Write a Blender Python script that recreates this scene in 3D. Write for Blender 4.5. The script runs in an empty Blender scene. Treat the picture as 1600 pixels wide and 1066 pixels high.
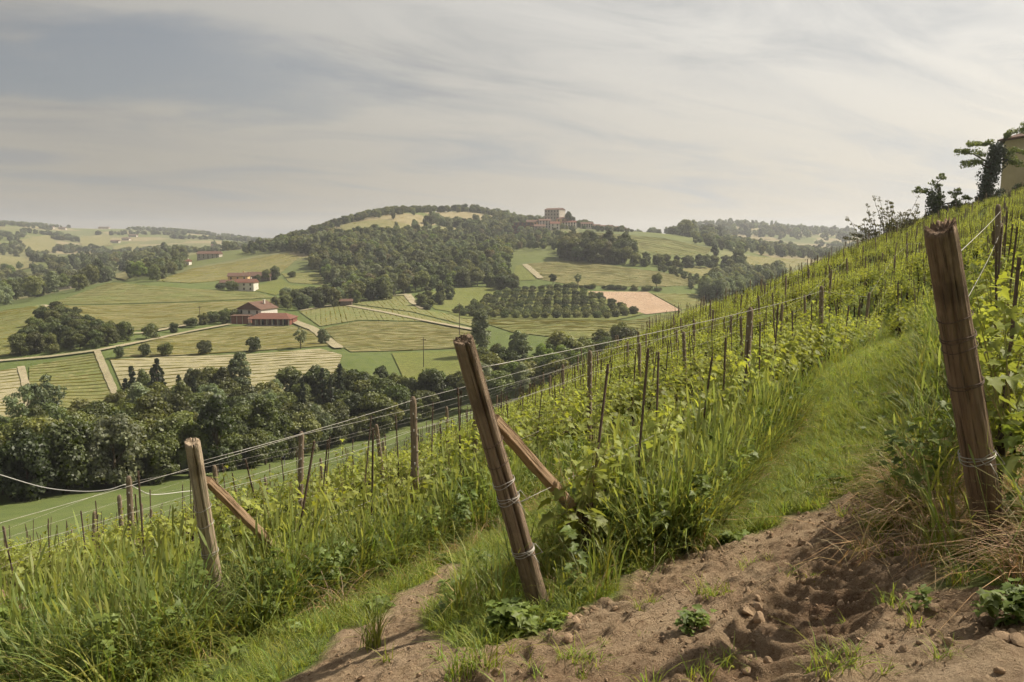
import bpy, bmesh, math, random
import numpy as np
from mathutils import Vector, Matrix, Euler
from mathutils.geometry import delaunay_2d_cdt

SC = bpy.context.scene
COL = SC.collection
rnd = random.Random(7)
rng = np.random.default_rng(7)

# ------------------------------------------------------------------ camera (the eye is the origin, looking along +Y, 7.2 degrees down)
cam_data = bpy.data.cameras.new('camera'); cam = bpy.data.objects.new('camera', cam_data); COL.objects.link(cam)
cam_data.sensor_width = 36.0; cam_data.lens = 36.0 * 1256.0 / 1600.0
cam_data.clip_start = 0.05; cam_data.clip_end = 9000.0
cam.location = (0, 0, 0); cam.rotation_euler = (math.radians(90 - 7.2), 0, 0)
SC.camera = cam

# ------------------------------------------------------------------ daylight: sun ahead to the right behind thin cirrus
SUN_AZ, SUN_EL = math.radians(68), math.radians(46)
SUN = Vector((math.sin(SUN_AZ) * math.cos(SUN_EL), math.cos(SUN_AZ) * math.cos(SUN_EL), math.sin(SUN_EL)))
sun_data = bpy.data.lights.new('sun', 'SUN'); sun_data.energy = 5.0; sun_data.angle = math.radians(1.2); sun_data.color = (1.0, 0.91, 0.76)
sun = bpy.data.objects.new('sun', sun_data); COL.objects.link(sun)
sun.rotation_euler = SUN.to_track_quat('Z', 'Y').to_euler(); sun.location = (60, 30, 80)

world = bpy.data.worlds.new('World'); SC.world = world; world.use_nodes = True
WN, WL = world.node_tree.nodes, world.node_tree.links
for n in list(WN): WN.remove(n)
def wn(kind, **kw):
    n = WN.new(kind)
    for k, v in kw.items(): setattr(n, k, v)
    return n
def wmath(op, a, b=None, c=None, clamp=False):
    n = WN.new('ShaderNodeMath'); n.operation = op; n.use_clamp = clamp
    for i, v in enumerate((a, b, c)):
        if v is None: continue
        if isinstance(v, (int, float)): n.inputs[i].default_value = v
        else: WL.new(v, n.inputs[i])
    return n.outputs[0]
def wmix(f, a, b):
    n = WN.new('ShaderNodeMix'); n.data_type = 'RGBA'
    for i, v in ((0, f), (6, a), (7, b)):
        if isinstance(v, (int, float)): n.inputs[i].default_value = v
        elif isinstance(v, tuple): n.inputs[i].default_value = (*v, 1)
        else: WL.new(v, n.inputs[i])
    return n.outputs[2]
def wramp(v, a, b):
    n = WN.new('ShaderNodeMapRange'); n.interpolation_type = 'SMOOTHSTEP'; WL.new(v, n.inputs[0])
    n.inputs[1].default_value = a; n.inputs[2].default_value = b; return n.outputs[0]
sky = wn('ShaderNodeTexSky', sky_type='NISHITA', sun_disc=False)
sky.sun_elevation = SUN_EL; sky.sun_rotation = SUN_AZ; sky.dust_density = 3.0; sky.air_density = 1.0; sky.ozone_density = 1.0
sky_dim = wn('ShaderNodeVectorMath', operation='SCALE'); WL.new(sky.outputs[0], sky_dim.inputs[0]); sky_dim.inputs['Scale'].default_value = 0.8
tc = wn('ShaderNodeTexCoord')
sep = wn('ShaderNodeSeparateXYZ'); WL.new(tc.outputs['Generated'], sep.inputs[0])
X, Y, Z = sep.outputs
zz = wmath('ADD', wmath('MAXIMUM', Z, 0.0), 0.16)
cx, cy = wmath('DIVIDE', X, zz), wmath('DIVIDE', Y, zz)
def wvec(a, b, c=0.0):
    n = WN.new('ShaderNodeCombineXYZ')
    for i, v in enumerate((a, b, c)):
        if isinstance(v, (int, float)): n.inputs[i].default_value = v
        else: WL.new(v, n.inputs[i])
    return n.outputs[0]
def wnoise(vec, scale, detail, rough=.55, dist=0.0):
    n = WN.new('ShaderNodeTexNoise'); WL.new(vec, n.inputs['Vector']); n.inputs['Scale'].default_value = scale
    n.inputs['Detail'].default_value = detail; n.inputs['Roughness'].default_value = rough; n.inputs['Distortion'].default_value = dist
    return n.outputs[0]
# cirrus drawn out in long streaks on a high plane
streak = wnoise(wvec(wmath('ADD', wmath('MULTIPLY', cx, 0.40), wmath('MULTIPLY', cy, 0.22)), wmath('SUBTRACT', wmath('MULTIPLY', cy, 1.0), wmath('MULTIPLY', cx, 0.55)), 3.7), 1.9, 7.0, .6, .8)
broad = wnoise(wvec(wmath('MULTIPLY', cx, 0.25), wmath('MULTIPLY', cy, 0.6), 1.3), 1.1, 3.0, .5, .3)
veil = wmath('ADD', wmath('MULTIPLY', streak, 0.66), wmath('MULTIPLY', broad, 0.34))
cover = wramp(veil, 0.37, 0.585)
# the long lens-shaped gap of thinner cloud towards the upper left
wob = wnoise(wvec(wmath('MULTIPLY', cx, .8), wmath('MULTIPLY', cy, 1.2), 9.1), 1.6, 4.0, .6)
gy = wmath('ADD', wmath('SUBTRACT', cy, 2.70), wmath('ADD', wmath('MULTIPLY', wmath('ADD', cx, 1.2), -0.22), wmath('MULTIPLY', wmath('SUBTRACT', wob, .5), 1.3)))
gx = wmath('DIVIDE', wmath('ADD', wmath('ADD', cx, 1.35), wmath('MULTIPLY', wmath('SUBTRACT', streak, .5), 0.8)), 1.0)
gg = wmath('ADD', wmath('MULTIPLY', gx, gx), wmath('MULTIPLY', wmath('MULTIPLY', gy, gy), 4.2))
gap = wramp(gg, 1.25, 0.1)
dots = wn('ShaderNodeVectorMath', operation='DOT_PRODUCT'); nrm = wn('ShaderNodeVectorMath', operation='NORMALIZE')
WL.new(tc.outputs['Generated'], nrm.inputs[0]); WL.new(nrm.outputs[0], dots.inputs[0]); dots.inputs[1].default_value = SUN
glow = wmath('MAXIMUM', dots.outputs['Value'], 0.0)
glow1 = wmath('POWER', glow, 1.3)
lum = wmath('ADD', 2.8, wmath('MULTIPLY', glow1, 5.3))         # forward scattering: thin cloud is brighter towards the sun
low = wramp(Z, 0.30, 0.0)
tint = wmix(low, (1.0, 0.965, 0.89), (1.0, 0.915, 0.77))
cl = wn('ShaderNodeVectorMath', operation='SCALE'); WL.new(tint, cl.inputs[0]); WL.new(lum, cl.inputs['Scale'])
grey = wn('ShaderNodeVectorMath', operation='SCALE'); grey.inputs[0].default_value = (0.90, 0.90, 0.88); WL.new(wmath('MULTIPLY', lum, wmath('ADD', 0.69, wmath('MULTIPLY', low, 0.22))), grey.inputs['Scale'])
veiled = wmix(cover, grey.outputs[0], cl.outputs[0])
veiled = wmix(wmath('MULTIPLY', gap, 0.80), veiled, wmix(0.70, sky_dim.outputs[0], wmix(0.3, grey.outputs[0], (1.0, 1.05, 1.1))))
final = wmix(0.93, sky_dim.outputs[0], veiled)
bg = wn('ShaderNodeBackground'); WL.new(final, bg.inputs[0]); bg.inputs[1].default_value = 0.10
wo = wn('ShaderNodeOutputWorld'); WL.new(bg.outputs[0], wo.inputs[0])

SC.view_settings.view_transform = 'Standard'; SC.view_settings.look = 'None'
SC.view_settings.exposure = 0.55; SC.view_settings.gamma = 1.0; SC.view_settings.use_curve_mapping = False
SC.render.engine = 'CYCLES'
SC.cycles.max_bounces = 4; SC.cycles.diffuse_bounces = 2; SC.cycles.transmission_bounces = 3; SC.cycles.glossy_bounces = 2; SC.cycles.volume_bounces = 0
SC.cycles.use_denoising = True
SC.cycles.use_adaptive_sampling = True; SC.cycles.adaptive_threshold = 0.032; SC.cycles.adaptive_min_samples = 12

# ------------------------------------------------------------------ camera geometry and the lie of the land
F_PX, PITCH = 1256.0, math.radians(7.2)
CP, SP = math.cos(PITCH), math.sin(PITCH)

def ray(px, py):
    """direction through a photograph pixel, scaled to one metre of depth (y = 1)"""
    u, v = (px - 800.0) / F_PX, (533.0 - py) / F_PX
    d = np.array([u, CP + v * SP, v * CP - SP])
    return d / d[1]

def at(px, py, depth):
    return ray(px, py) * depth

def tps_fit(P, z, reg):
    P = np.asarray(P, float); z = np.asarray(z, float); n = len(P)
    r2 = ((P[:, None] - P[None]) ** 2).sum(-1)
    K = 0.5 * r2 * np.log(r2 + 1e-12) + reg * np.eye(n)
    A = np.zeros((n + 3, n + 3)); A[:n, :n] = K
    A[:n, n] = 1; A[:n, n + 1:] = P; A[n, :n] = 1; A[n + 1:, :n] = P.T
    w = np.linalg.solve(A, np.concatenate([z, np.zeros(3)]))
    return P, w

def tps_eval(fit, Q):
    P, w = fit; Q = np.asarray(Q, float); out = np.empty(len(Q)); n = len(P)
    for i in range(0, len(Q), 20000):
        q = Q[i:i + 20000]
        r2 = ((q[:, None] - P[None]) ** 2).sum(-1)
        out[i:i + 20000] = (0.5 * r2 * np.log(r2 + 1e-12)) @ w[:n] + w[n] + q @ w[n + 1:]
    return out

# the vineyard slope under the camera: rows run along T, the slope climbs along S
ROW = np.array([0.47, 0.883]); ROW /= np.linalg.norm(ROW)
ACR = np.array([ROW[1], -ROW[0]])
def st(x, y): return x * ACR[0] + y * ACR[1], x * ROW[0] + y * ROW[1]
def xy(s, t): return s * ACR[0] + t * ROW[0], s * ACR[1] + t * ROW[1]

_near = [ # (px, py, depth)
    (1550, 855, 4.2), (840, 945, 4.9), (345, 985, 6.2), (800, 1066, 3.35), (1200, 1066, 2.95), (1600, 1066, 2.6), (400, 1066, 4.4), (0, 1066, 5.4),
    (1165, 690, 9.9), (1283, 590, 15), (1348, 557, 21), (1397, 540, 27), (1545, 505, 12), (1600, 470, 14),
    (650, 860, 8.4), (920, 703, 12.6), (463, 870, 10.3), (200, 910, 13), (0, 950, 14),
    (1000, 600, 26), (1200, 490, 42), (1450, 425, 48), (1600, 370, 50), (1350, 480, 34), (1150, 560, 26),
    (1000, 544, 60), (1290, 417, 76), (1440, 354, 88), (1600, 306, 95), (870, 610, 50), (760, 678, 42), (650, 732, 36), (500, 796, 33), (300, 860, 31), (0, 910, 28), (-300, 985, 25),
    (300, 872, 22), (0, 922, 20), (500, 803, 24), (650, 745, 27), (-300, 1000, 19), (760, 690, 34), (870, 628, 40), (1000, 566, 46), (1150, 488, 56), (1290, 432, 60), (1440, 384, 66), (1600, 336, 70), (1440, 366, 78), (1600, 318, 83),
    (1900, 270, 100), (2200, 245, 90),
]
_P, _z = [], []
for a, b, d in _near:
    p = at(a, b, d); _P.append(p[:2]); _z.append(p[2])
for x, y, z in [(0, 0, -1.55), (3, 0, -.55), (-3, 0, -2.6), (0, -8, -1.3), (8, -8, 1.5), (-10, -8, -6), (-14, 4, -7.5), (14, 6, 2.6), (30, 20, 8), (60, 40, 17), (40, -20, 16), (-30, -20, -14)]:
    _P.append((x, y)); _z.append(z)
for a, b, d, dd, drop in [(1000, 544, 60, 85, 9), (1290, 417, 76, 105, 7), (1440, 354, 88, 125, 6), (1600, 306, 95, 135, 2.5), (870, 610, 50, 72, 9), (760, 678, 42, 62, 9), (650, 732, 36, 54, 8), (300, 860, 31, 46, 8), (0, 910, 28, 40, 7), (-300, 985, 25, 36, 7)]:
    p = at(a, b, dd); _P.append(p[:2]); _z.append(p[2] - drop)
NEAR = tps_fit(np.array(_P) / 10.0, _z, 0.05)

_far = [
    (0, 860, 62), (0, 812, 84), (300, 772, 100), (600, 702, 122), (740, 640, 135), (150, 785, 95), (450, 740, 110),
    (170, 640, 205), (0, 640, 200), (40, 570, 240), (160, 550, 248), (0, 575, 235), (300, 590, 222), (450, 575, 230), (560, 560, 240),
    (300, 553, 255), (480, 535, 275), (415, 508, 335), (300, 525, 300), (200, 530, 285), (520, 540, 270), (360, 480, 390),
    (0, 520, 300), (60, 482, 350), (120, 520, 300), (150, 500, 340), (250, 505, 335),
    (660, 560, 245), (620, 600, 215), (700, 600, 215), (700, 545, 262), (600, 547, 262), (560, 505, 325), (640, 500, 335), (600, 468, 410), (540, 478, 390), (700, 490, 370), (650, 462, 420),
    (800, 515, 300), (900, 505, 320), (1000, 512, 320), (850, 492, 385), (700, 480, 400), (980, 490, 390), (900, 452, 450), (780, 455, 455), (700, 455, 440),
    (990, 470, 430), (930, 455, 450), (1050, 485, 400), (1060, 465, 440), (1000, 445, 480), (950, 410, 560), (830, 408, 560), (1060, 430, 520), (1150, 465, 500), (1120, 440, 560),
    (1000, 393, 640), (900, 390, 640), (1150, 410, 640), (1000, 372, 760), (1100, 385, 760), (960, 361, 880), (1040, 366, 900), (830, 368, 860), (865, 352, 900), (900, 358, 900), (800, 372, 840),
    (550, 450, 500), (490, 430, 540), (470, 395, 640), (560, 400, 620), (650, 400, 640), (750, 400, 640), (800, 395, 660), (600, 352, 850), (540, 352, 860), (640, 350, 850), (630, 332, 950), (570, 340, 930), (690, 335, 1000), (740, 331, 1150), (720, 350, 950), (700, 365, 850), (790, 345, 1150),
    (440, 385, 780), (380, 395, 760), (330, 400, 780), (300, 420, 620), (450, 410, 600),
    (380, 453, 480), (300, 450, 480), (250, 438, 500), (170, 443, 500), (100, 468, 430), (80, 480, 400), (450, 460, 460), (200, 470, 430),
    (120, 440, 750), (0, 470, 560), (0, 430, 850), (60, 410, 900), (200, 410, 950), (280, 395, 1000), (40, 375, 1500), (130, 365, 2000), (0, 350, 2200), (60, 353, 2250), (200, 358, 2500), (330, 368, 2600), (250, 380, 1600), (350, 383, 1500), (410, 378, 2500),
    (1120, 352, 2100), (1080, 356, 2100), (1200, 364, 2300), (1300, 367, 2500), (1060, 364, 1300), (1180, 385, 1400), (1280, 385, 1500), (1250, 400, 950), (1150, 388, 900), (1200, 420, 700), (1260, 410, 800), (1500, 380, 2300), (1700, 375, 2300),
]
_P, _z = [], []
def _warp(x, y): return np.stack([2.2 * np.asarray(x) / np.asarray(y), np.log(np.asarray(y))], 1)
for a, b, d in _far:
    p = at(a, b, d); _P.append(p[:2]); _z.append(p[2])
for u, y, z in [(-.6, 150, -40), (-.4, 150, -40), (-.2, 155, -41), (-.05, 160, -41), (.06, 190, -38), (.0, 200, -39), (.14, 210, -38), (-.5, 175, -43), (-.3, 180, -44), (-.15, 185, -43), (.1, 150, -40), (.25, 150, -40), (.3, 250, -42), (.35, 400, -38), (.5, 150, -40), (.6, 300, -40), (.6, 700, -25),
        (.8, 150, -40), (-.9, 150, -40), (-.9, 400, -35), (-.9, 900, -20), (.9, 900, -10), (-.9, 50, -22), (-.5, 40, -21), (-.2, 60, -27), (.2, 80, -32), (.5, 80, -32), (.9, 60, -30), (.9, 2400, 20), (-.9, 2400, 40),
        (-.9, 4200, -60), (-.45, 4200, -60), (0, 4200, -60), (.45, 4200, -60), (.9, 4200, -60), (0, 2200, -40), (-.2, 3200, -30), (.15, 2000, -30), (.1, 1300, -20), (-.12, 1400, 0), (-.3, 1250, -35), (-.55, 1150, -35), (.35, 3200, -30), (-.6, 3200, -20), (.6, 3200, -30), (0, 1300, 5)]:
    _P.append((u * y, y)); _z.append(z)
_P = np.array(_P)
FAR = tps_fit(_warp(_P[:, 0], _P[:, 1]), _z, 0.004)
# both surfaces sampled once, then read back by interpolation
class Grid:
    def __init__(s, a0, a1, na, b0, b1, nb, f):
        s.a0, s.da, s.na, s.b0, s.db, s.nb = a0, (a1 - a0) / (na - 1), na, b0, (b1 - b0) / (nb - 1), nb
        A, B = np.meshgrid(np.linspace(a0, a1, na), np.linspace(b0, b1, nb), indexing='ij')
        s.z = f(A.ravel(), B.ravel()).reshape(na, nb)
    def __call__(s, a, b):
        fa = np.clip((a - s.a0) / s.da, 0, s.na - 1.001); fb = np.clip((b - s.b0) / s.db, 0, s.nb - 1.001)
        i = fa.astype(int); j = fb.astype(int); fa = fa - i; fb = fb - j; z = s.z
        return (z[i, j] * (1 - fa) + z[i + 1, j] * fa) * (1 - fb) + (z[i, j + 1] * (1 - fa) + z[i + 1, j + 1] * fa) * fb
NU, NV = 321, 321
LY0, LY1, UM = math.log(22.0), math.log(4300.0), 1.25
_gf = Grid(-UM, UM, NU, LY0, LY1, NV, lambda u, l: tps_eval(FAR, np.stack([2.2 * u, l], 1)))
_gn = Grid(-60, 150, 281, -40, 190, 307, lambda x, y: tps_eval(NEAR, np.stack([x, y], 1) / 10.0) - 0.006 * np.maximum(y - 108, 0) ** 2 - 0.02 * np.maximum(x - 85, 0) ** 2)
def h_far(x, y):
    x = np.atleast_1d(np.asarray(x, float)); y = np.maximum(np.atleast_1d(np.asarray(y, float)), 22.0)
    return _gf(x / y, np.log(y))
def h_near(x, y):
    return _gn(np.atleast_1d(np.asarray(x, float)), np.atleast_1d(np.asarray(y, float)))
def zf(x, y): return float(h_far(x, y)[0])
def zn(x, y): return float(h_near(x, y)[0])

# ------------------------------------------------------------------ noise for shaping
def _hash(ix, iy, seed):
    h = (ix.astype(np.int64) * 374761393 + iy.astype(np.int64) * 668265263 + seed * 144665) & 0x7fffffff
    h = ((h ^ (h >> 13)) * 1274126177) & 0x7fffffff
    return ((h ^ (h >> 16)) & 0xffff) / 65535.0
def vnoise(x, y, seed=0):
    x = np.asarray(x, float); y = np.asarray(y, float)
    ix, iy = np.floor(x), np.floor(y); fx, fy = x - ix, y - iy
    fx = fx * fx * (3 - 2 * fx); fy = fy * fy * (3 - 2 * fy)
    a, b = _hash(ix, iy, seed), _hash(ix + 1, iy, seed); c, d = _hash(ix, iy + 1, seed), _hash(ix + 1, iy + 1, seed)
    return (a * (1 - fx) + b * fx) * (1 - fy) + (c * (1 - fx) + d * fx) * fy
def fbm(x, y, seed=0, octaves=4, gain=.5):
    out, amp, tot = 0.0, 1.0, 0.0
    for o in range(octaves):
        out = out + amp * vnoise(np.asarray(x) * 2 ** o, np.asarray(y) * 2 ** o, seed + 17 * o); tot += amp; amp *= gain
    return out / tot - .5
def inside(poly, x, y):
    x = np.asarray(x, float); y = np.asarray(y, float); c = np.zeros(x.shape, bool); n = len(poly)
    for i in range(n):
        x1, y1 = poly[i][:2]; x2, y2 = poly[(i + 1) % n][:2]
        if y1 == y2: continue
        c ^= ((y1 > y) != (y2 > y)) & (x < (x2 - x1) * (y - y1) / (y2 - y1) + x1)
    return c
def edge_dist(poly, x, y):
    x = np.asarray(x, float); y = np.asarray(y, float); d = np.full(x.shape, 1e9); n = len(poly)
    for i in range(n):
        a = np.array(poly[i][:2]); b = np.array(poly[(i + 1) % n][:2]); e = b - a
        t = np.clip(((x - a[0]) * e[0] + (y - a[1]) * e[1]) / (e @ e + 1e-9), 0, 1)
        d = np.minimum(d, np.hypot(x - a[0] - t * e[0], y - a[1] - t * e[1]))
    return np.where(inside(poly, x, y), d, -d)

# ------------------------------------------------------------------ helpers: objects
def tag(o, label=None, cat=None, group=None, kind=None):
    if label: o['label'] = label
    if cat: o['category'] = cat
    if group: o['group'] = group
    if kind: o['kind'] = kind
    return o
def empty(name, loc, rz=0.0):
    o = bpy.data.objects.new(name, None); COL.objects.link(o); o.location = loc; o.rotation_euler = (0, 0, rz)
    o.empty_display_size = .2; return o
def mesh_np(name, V, F, mats=(), smooth=False, cols=None, mat_idx=None):
    """V (n,3); F either (m,3) / (m,4) array or list of index lists"""
    me = bpy.data.meshes.new(name)
    V = np.asarray(V, np.float32)
    if isinstance(F, np.ndarray):
        m, k = F.shape
        me.vertices.add(len(V)); me.vertices.foreach_set('co', V.ravel())
        me.loops.add(m * k); me.loops.foreach_set('vertex_index', F.astype(np.int32).ravel())
        me.polygons.add(m); me.polygons.foreach_set('loop_start', np.arange(0, m * k, k, dtype=np.int32))
        me.update(calc_edges=True)
    else:
        me.from_pydata(V.tolist(), [], F); me.update()
    for mt in (mats if isinstance(mats, (list, tuple)) else [mats]): me.materials.append(mt)
    if smooth: me.polygons.foreach_set('use_smooth', np.ones(len(me.polygons), bool))
    if mat_idx is not None: me.polygons.foreach_set('material_index', np.asarray(mat_idx, np.int32))
    if cols is not None:
        at_ = me.attributes.new('tint', 'FLOAT_COLOR', 'POINT')
        c = np.ones((len(V), 4), np.float32); c[:, :3] = np.asarray(cols, np.float32).reshape(len(V), -1); at_.data.foreach_set('color', c.ravel())
    return me
def obj(name, me, parent=None, loc=None):
    o = bpy.data.objects.new(name, me); COL.objects.link(o)
    if parent is not None: o.parent = parent
    if loc is not None: o.location = loc
    return o
class MB:
    """collects simple solids into one mesh"""
    def __init__(s): s.v, s.f = [], []
    def box(s, c, size, rot=None):
        i = len(s.v); hx, hy, hz = size[0] / 2, size[1] / 2, size[2] / 2
        M = rot if rot is not None else Matrix.Identity(3)
        for x, y, z in ((-1, -1, -1), (1, -1, -1), (1, 1, -1), (-1, 1, -1), (-1, -1, 1), (1, -1, 1), (1, 1, 1), (-1, 1, 1)):
            s.v.append(Vector(c) + M @ Vector((x * hx, y * hy, z * hz)))
        for q in ((0, 3, 2, 1), (4, 5, 6, 7), (0, 1, 5, 4), (1, 2, 6, 5), (2, 3, 7, 6), (3, 0, 4, 7)): s.f.append([i + k for k in q])
        return s
    def tube(s, pts, rad, n=6, cap=True):
        pts = [Vector(p) for p in pts]; i0 = len(s.v); rs = rad if isinstance(rad, (list, tuple, np.ndarray)) else [rad] * len(pts)
        ref = None
        for k, p in enumerate(pts):
            t = (pts[min(k + 1, len(pts) - 1)] - pts[max(k - 1, 0)]).normalized()
            if ref is None: ref = t.orthogonal().normalized()
            ref = (ref - t * ref.dot(t)).normalized(); b = t.cross(ref)
            for j in range(n):
                a = 2 * math.pi * j / n; s.v.append(p + (ref * math.cos(a) + b * math.sin(a)) * rs[k])
        for k in range(len(pts) - 1):
            for j in range(n):
                a, b = i0 + k * n + j, i0 + k * n + (j + 1) % n; s.f.append([a, b, b + n, a + n])
        if cap:
            s.f.append([i0 + j for j in range(n)][::-1]); s.f.append([i0 + (len(pts) - 1) * n + j for j in range(n)])
        return s
    def poly(s, pts, faces):
        i = len(s.v); s.v += [Vector(p) for p in pts]; s.f += [[i + k for k in f] for f in faces]; return s
    def mesh(s, name, mat, smooth=False): return mesh_np(name, np.array([tuple(p) for p in s.v]), s.f, [mat], smooth)
    def build(s, name, mat, parent=None, loc=None, smooth=False): return obj(name, s.mesh(name, mat, smooth), parent, loc)

# ------------------------------------------------------------------ helpers: materials
def new_mat(name):
    m = bpy.data.materials.new(name); m.use_nodes = True; nt = m.node_tree
    for n in list(nt.nodes): nt.nodes.remove(n)
    return m, nt.nodes, nt.links
class NB:
    def __init__(s, name): s.m, s.N, s.L = new_mat(name)
    def node(s, kind, ins=None, **kw):
        n = s.N.new(kind)
        for k, v in kw.items(): setattr(n, k, v)
        for k, v in (ins or {}).items(): s.put(n.inputs[k], v)
        return n
    def put(s, sock, v):
        if hasattr(v, 'is_output'): s.L.new(v, sock)
        elif isinstance(v, tuple) and len(v) == 3 and sock.type == 'RGBA': sock.default_value = (*v, 1)
        else: sock.default_value = v
    def noise(s, vec, scale, detail=3.0, rough=.55, dist=0.0): return s.node('ShaderNodeTexNoise', {'Vector': vec, 'Scale': scale, 'Detail': detail, 'Roughness': rough, 'Distortion': dist}).outputs[0]
    def math(s, op, a, b=0.0, clamp=False):
        n = s.node('ShaderNodeMath', operation=op, use_clamp=clamp); s.put(n.inputs[0], a); s.put(n.inputs[1], b); return n.outputs[0]
    def mix(s, f, a, b, blend='MIX'):
        n = s.node('ShaderNodeMix', data_type='RGBA', blend_type=blend); s.put(n.inputs[0], f); s.put(n.inputs[6], a); s.put(n.inputs[7], b); return n.outputs[2]
    def ramp(s, v, a, b, lo=0.0, hi=1.0):
        n = s.node('ShaderNodeMapRange', {0: v, 1: a, 2: b, 3: lo, 4: hi}); return n.outputs[0]
    def coord(s, which='Object'): return s.node('ShaderNodeTexCoord').outputs[which]
    def scaled(s, vec, sc): return s.node('ShaderNodeMapping', {'Vector': vec, 'Scale': sc}).outputs[0]
    def attr(s, name): return s.node('ShaderNodeAttribute', attribute_name=name)
    def bump(s, h, strength, dist): return s.node('ShaderNodeBump', {'Height': h, 'Strength': strength, 'Distance': dist}).outputs[0]
    def principled(s, col, rough=.8, normal=None, spec=.3, metal=0.0):
        ins = {'Base Color': col, 'Roughness': rough, 'Specular IOR Level': spec, 'Metallic': metal}
        if normal is not None: ins['Normal'] = normal
        return s.out(s.node('ShaderNodeBsdfPrincipled', ins).outputs[0])
    def out(s, sh):
        o = s.node('ShaderNodeOutputMaterial'); s.L.new(sh, o.inputs[0]); return s.m

def leaf_mat(name, col, trans=.45, vary=.35, gloss=.02, hue=(1.25, 1.0, .6)):
    """thin leaves: diffuse + light passing through, tinted by the mesh's own 'tint' and per copy"""
    b = NB(name); t = b.attr('tint').outputs['Color']
    r = b.node('ShaderNodeObjectInfo').outputs['Random']
    c = b.mix(1.0, col, t, 'MULTIPLY')
    alt = tuple(min(1, x * y) for x, y in zip(col, hue))
    c2 = b.mix(1.0, alt, t, 'MULTIPLY')
    c = b.mix(r, c, c2)
    v = b.ramp(b.math('FRACT', b.math('MULTIPLY', r, 7.31)), 0, 1, 1 - vary, 1 + vary)
    sc = b.node('ShaderNodeVectorMath', operation='SCALE'); b.put(sc.inputs[0], c); b.put(sc.inputs['Scale'], v); c = sc.outputs[0]
    d = b.node('ShaderNodeBsdfDiffuse', {'Color': c})
    tr = b.node('ShaderNodeBsdfTranslucent', {'Color': b.mix(1.0, c, (1.18, 1.12, .65), 'MULTIPLY')})
    m1 = b.node('ShaderNodeMixShader', {0: trans}); b.L.new(d.outputs[0], m1.inputs[1]); b.L.new(tr.outputs[0], m1.inputs[2])
    g = b.node('ShaderNodeBsdfGlossy', {'Color': (1, 1, 1), 'Roughness': .55})
    m2 = b.node('ShaderNodeMixShader', {0: gloss}); b.L.new(m1.outputs[0], m2.inputs[1]); b.L.new(g.outputs[0], m2.inputs[2])
    return b.out(m2.outputs[0])
def ground_mat(name, c1, c2, scale=.08, c3=None, fine=1.2, rough=.95, bump=.0):
    b = NB(name); p = b.node('ShaderNodeNewGeometry').outputs['Position']
    c = b.mix(b.ramp(b.noise(p, scale, 4), .35, .65), c1, c2)
    if c3: c = b.mix(b.math('MULTIPLY', b.ramp(b.noise(p, fine, 4, .65), .48, .68), .8), c, c3)
    v = b.ramp(b.noise(p, fine * 1.7, 3), .3, .7, .82, 1.18)
    sc = b.node('ShaderNodeVectorMath', operation='SCALE'); b.put(sc.inputs[0], c); b.put(sc.inputs['Scale'], v)
    nrm = b.bump(b.noise(p, fine, 3), bump, .3) if bump else None
    return b.principled(sc.outputs[0], rough, nrm, .1)
def plain_mat(name, c1, c2=None, scale=1.5, rough=.8, spec=.25, bump=0.0, metal=0.0):
    b = NB(name); p = b.coord('Object')
    c = b.mix(b.ramp(b.noise(p, scale, 5, .6), .35, .68), c1, c2 or tuple(x * .75 for x in c1))
    nrm = b.bump(b.noise(p, scale * 3, 4), bump, .02) if bump else None
    return b.principled(c, rough, nrm, spec, metal)

# ------------------------------------------------------------------ helpers: scatter (only for what nobody could count)
def scatter(name, sources, P, R, S, I):
    """one object whose points carry copies of the source meshes"""
    P = np.asarray(P, np.float32); me = bpy.data.meshes.new(name); me.vertices.add(len(P)); me.vertices.foreach_set('co', P.ravel())
    a = me.attributes.new('turn', 'FLOAT_VECTOR', 'POINT'); a.data.foreach_set('vector', np.asarray(R, np.float32).ravel())
    a = me.attributes.new('grow', 'FLOAT_VECTOR', 'POINT'); S = np.asarray(S, np.float32); S = np.repeat(S[:, None], 3, 1) if S.ndim == 1 else S
    a.data.foreach_set('vector', S.ravel())
    a = me.attributes.new('pick', 'INT', 'POINT'); a.data.foreach_set('value', np.asarray(I, np.int32))
    o = obj(name, me)
    c = bpy.data.collections.new(name + '_sources')
    for k, m in enumerate(sources): c.objects.link(bpy.data.objects.new('src_%02d_%s' % (k, name), m))
    ng = bpy.data.node_groups.new(name, 'GeometryNodeTree')
    ng.interface.new_socket('Geometry', in_out='INPUT', socket_type='NodeSocketGeometry'); ng.interface.new_socket('Geometry', in_out='OUTPUT', socket_type='NodeSocketGeometry')
    n = ng.nodes; L = ng.links
    gi, go = n.new('NodeGroupInput'), n.new('NodeGroupOutput'); ip = n.new('GeometryNodeInstanceOnPoints'); ci = n.new('GeometryNodeCollectionInfo')
    ci.inputs['Collection'].default_value = c; ci.inputs['Separate Children'].default_value = True; ci.inputs['Reset Children'].default_value = True
    def na(nm, ty):
        q = n.new('GeometryNodeInputNamedAttribute'); q.data_type = ty; q.inputs['Name'].default_value = nm; return q.outputs['Attribute']
    er = n.new('FunctionNodeEulerToRotation'); L.new(na('turn', 'FLOAT_VECTOR'), er.inputs[0])
    L.new(gi.outputs[0], ip.inputs['Points']); L.new(ci.outputs[0], ip.inputs['Instance']); ip.inputs['Pick Instance'].default_value = True
    L.new(na('pick', 'INT'), ip.inputs['Instance Index']); L.new(er.outputs[0], ip.inputs['Rotation']); L.new(na('grow', 'FLOAT_VECTOR'), ip.inputs['Scale'])
    L.new(ip.outputs[0], go.inputs[0])
    md = o.modifiers.new('scatter', 'NODES'); md.node_group = ng
    return o

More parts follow.
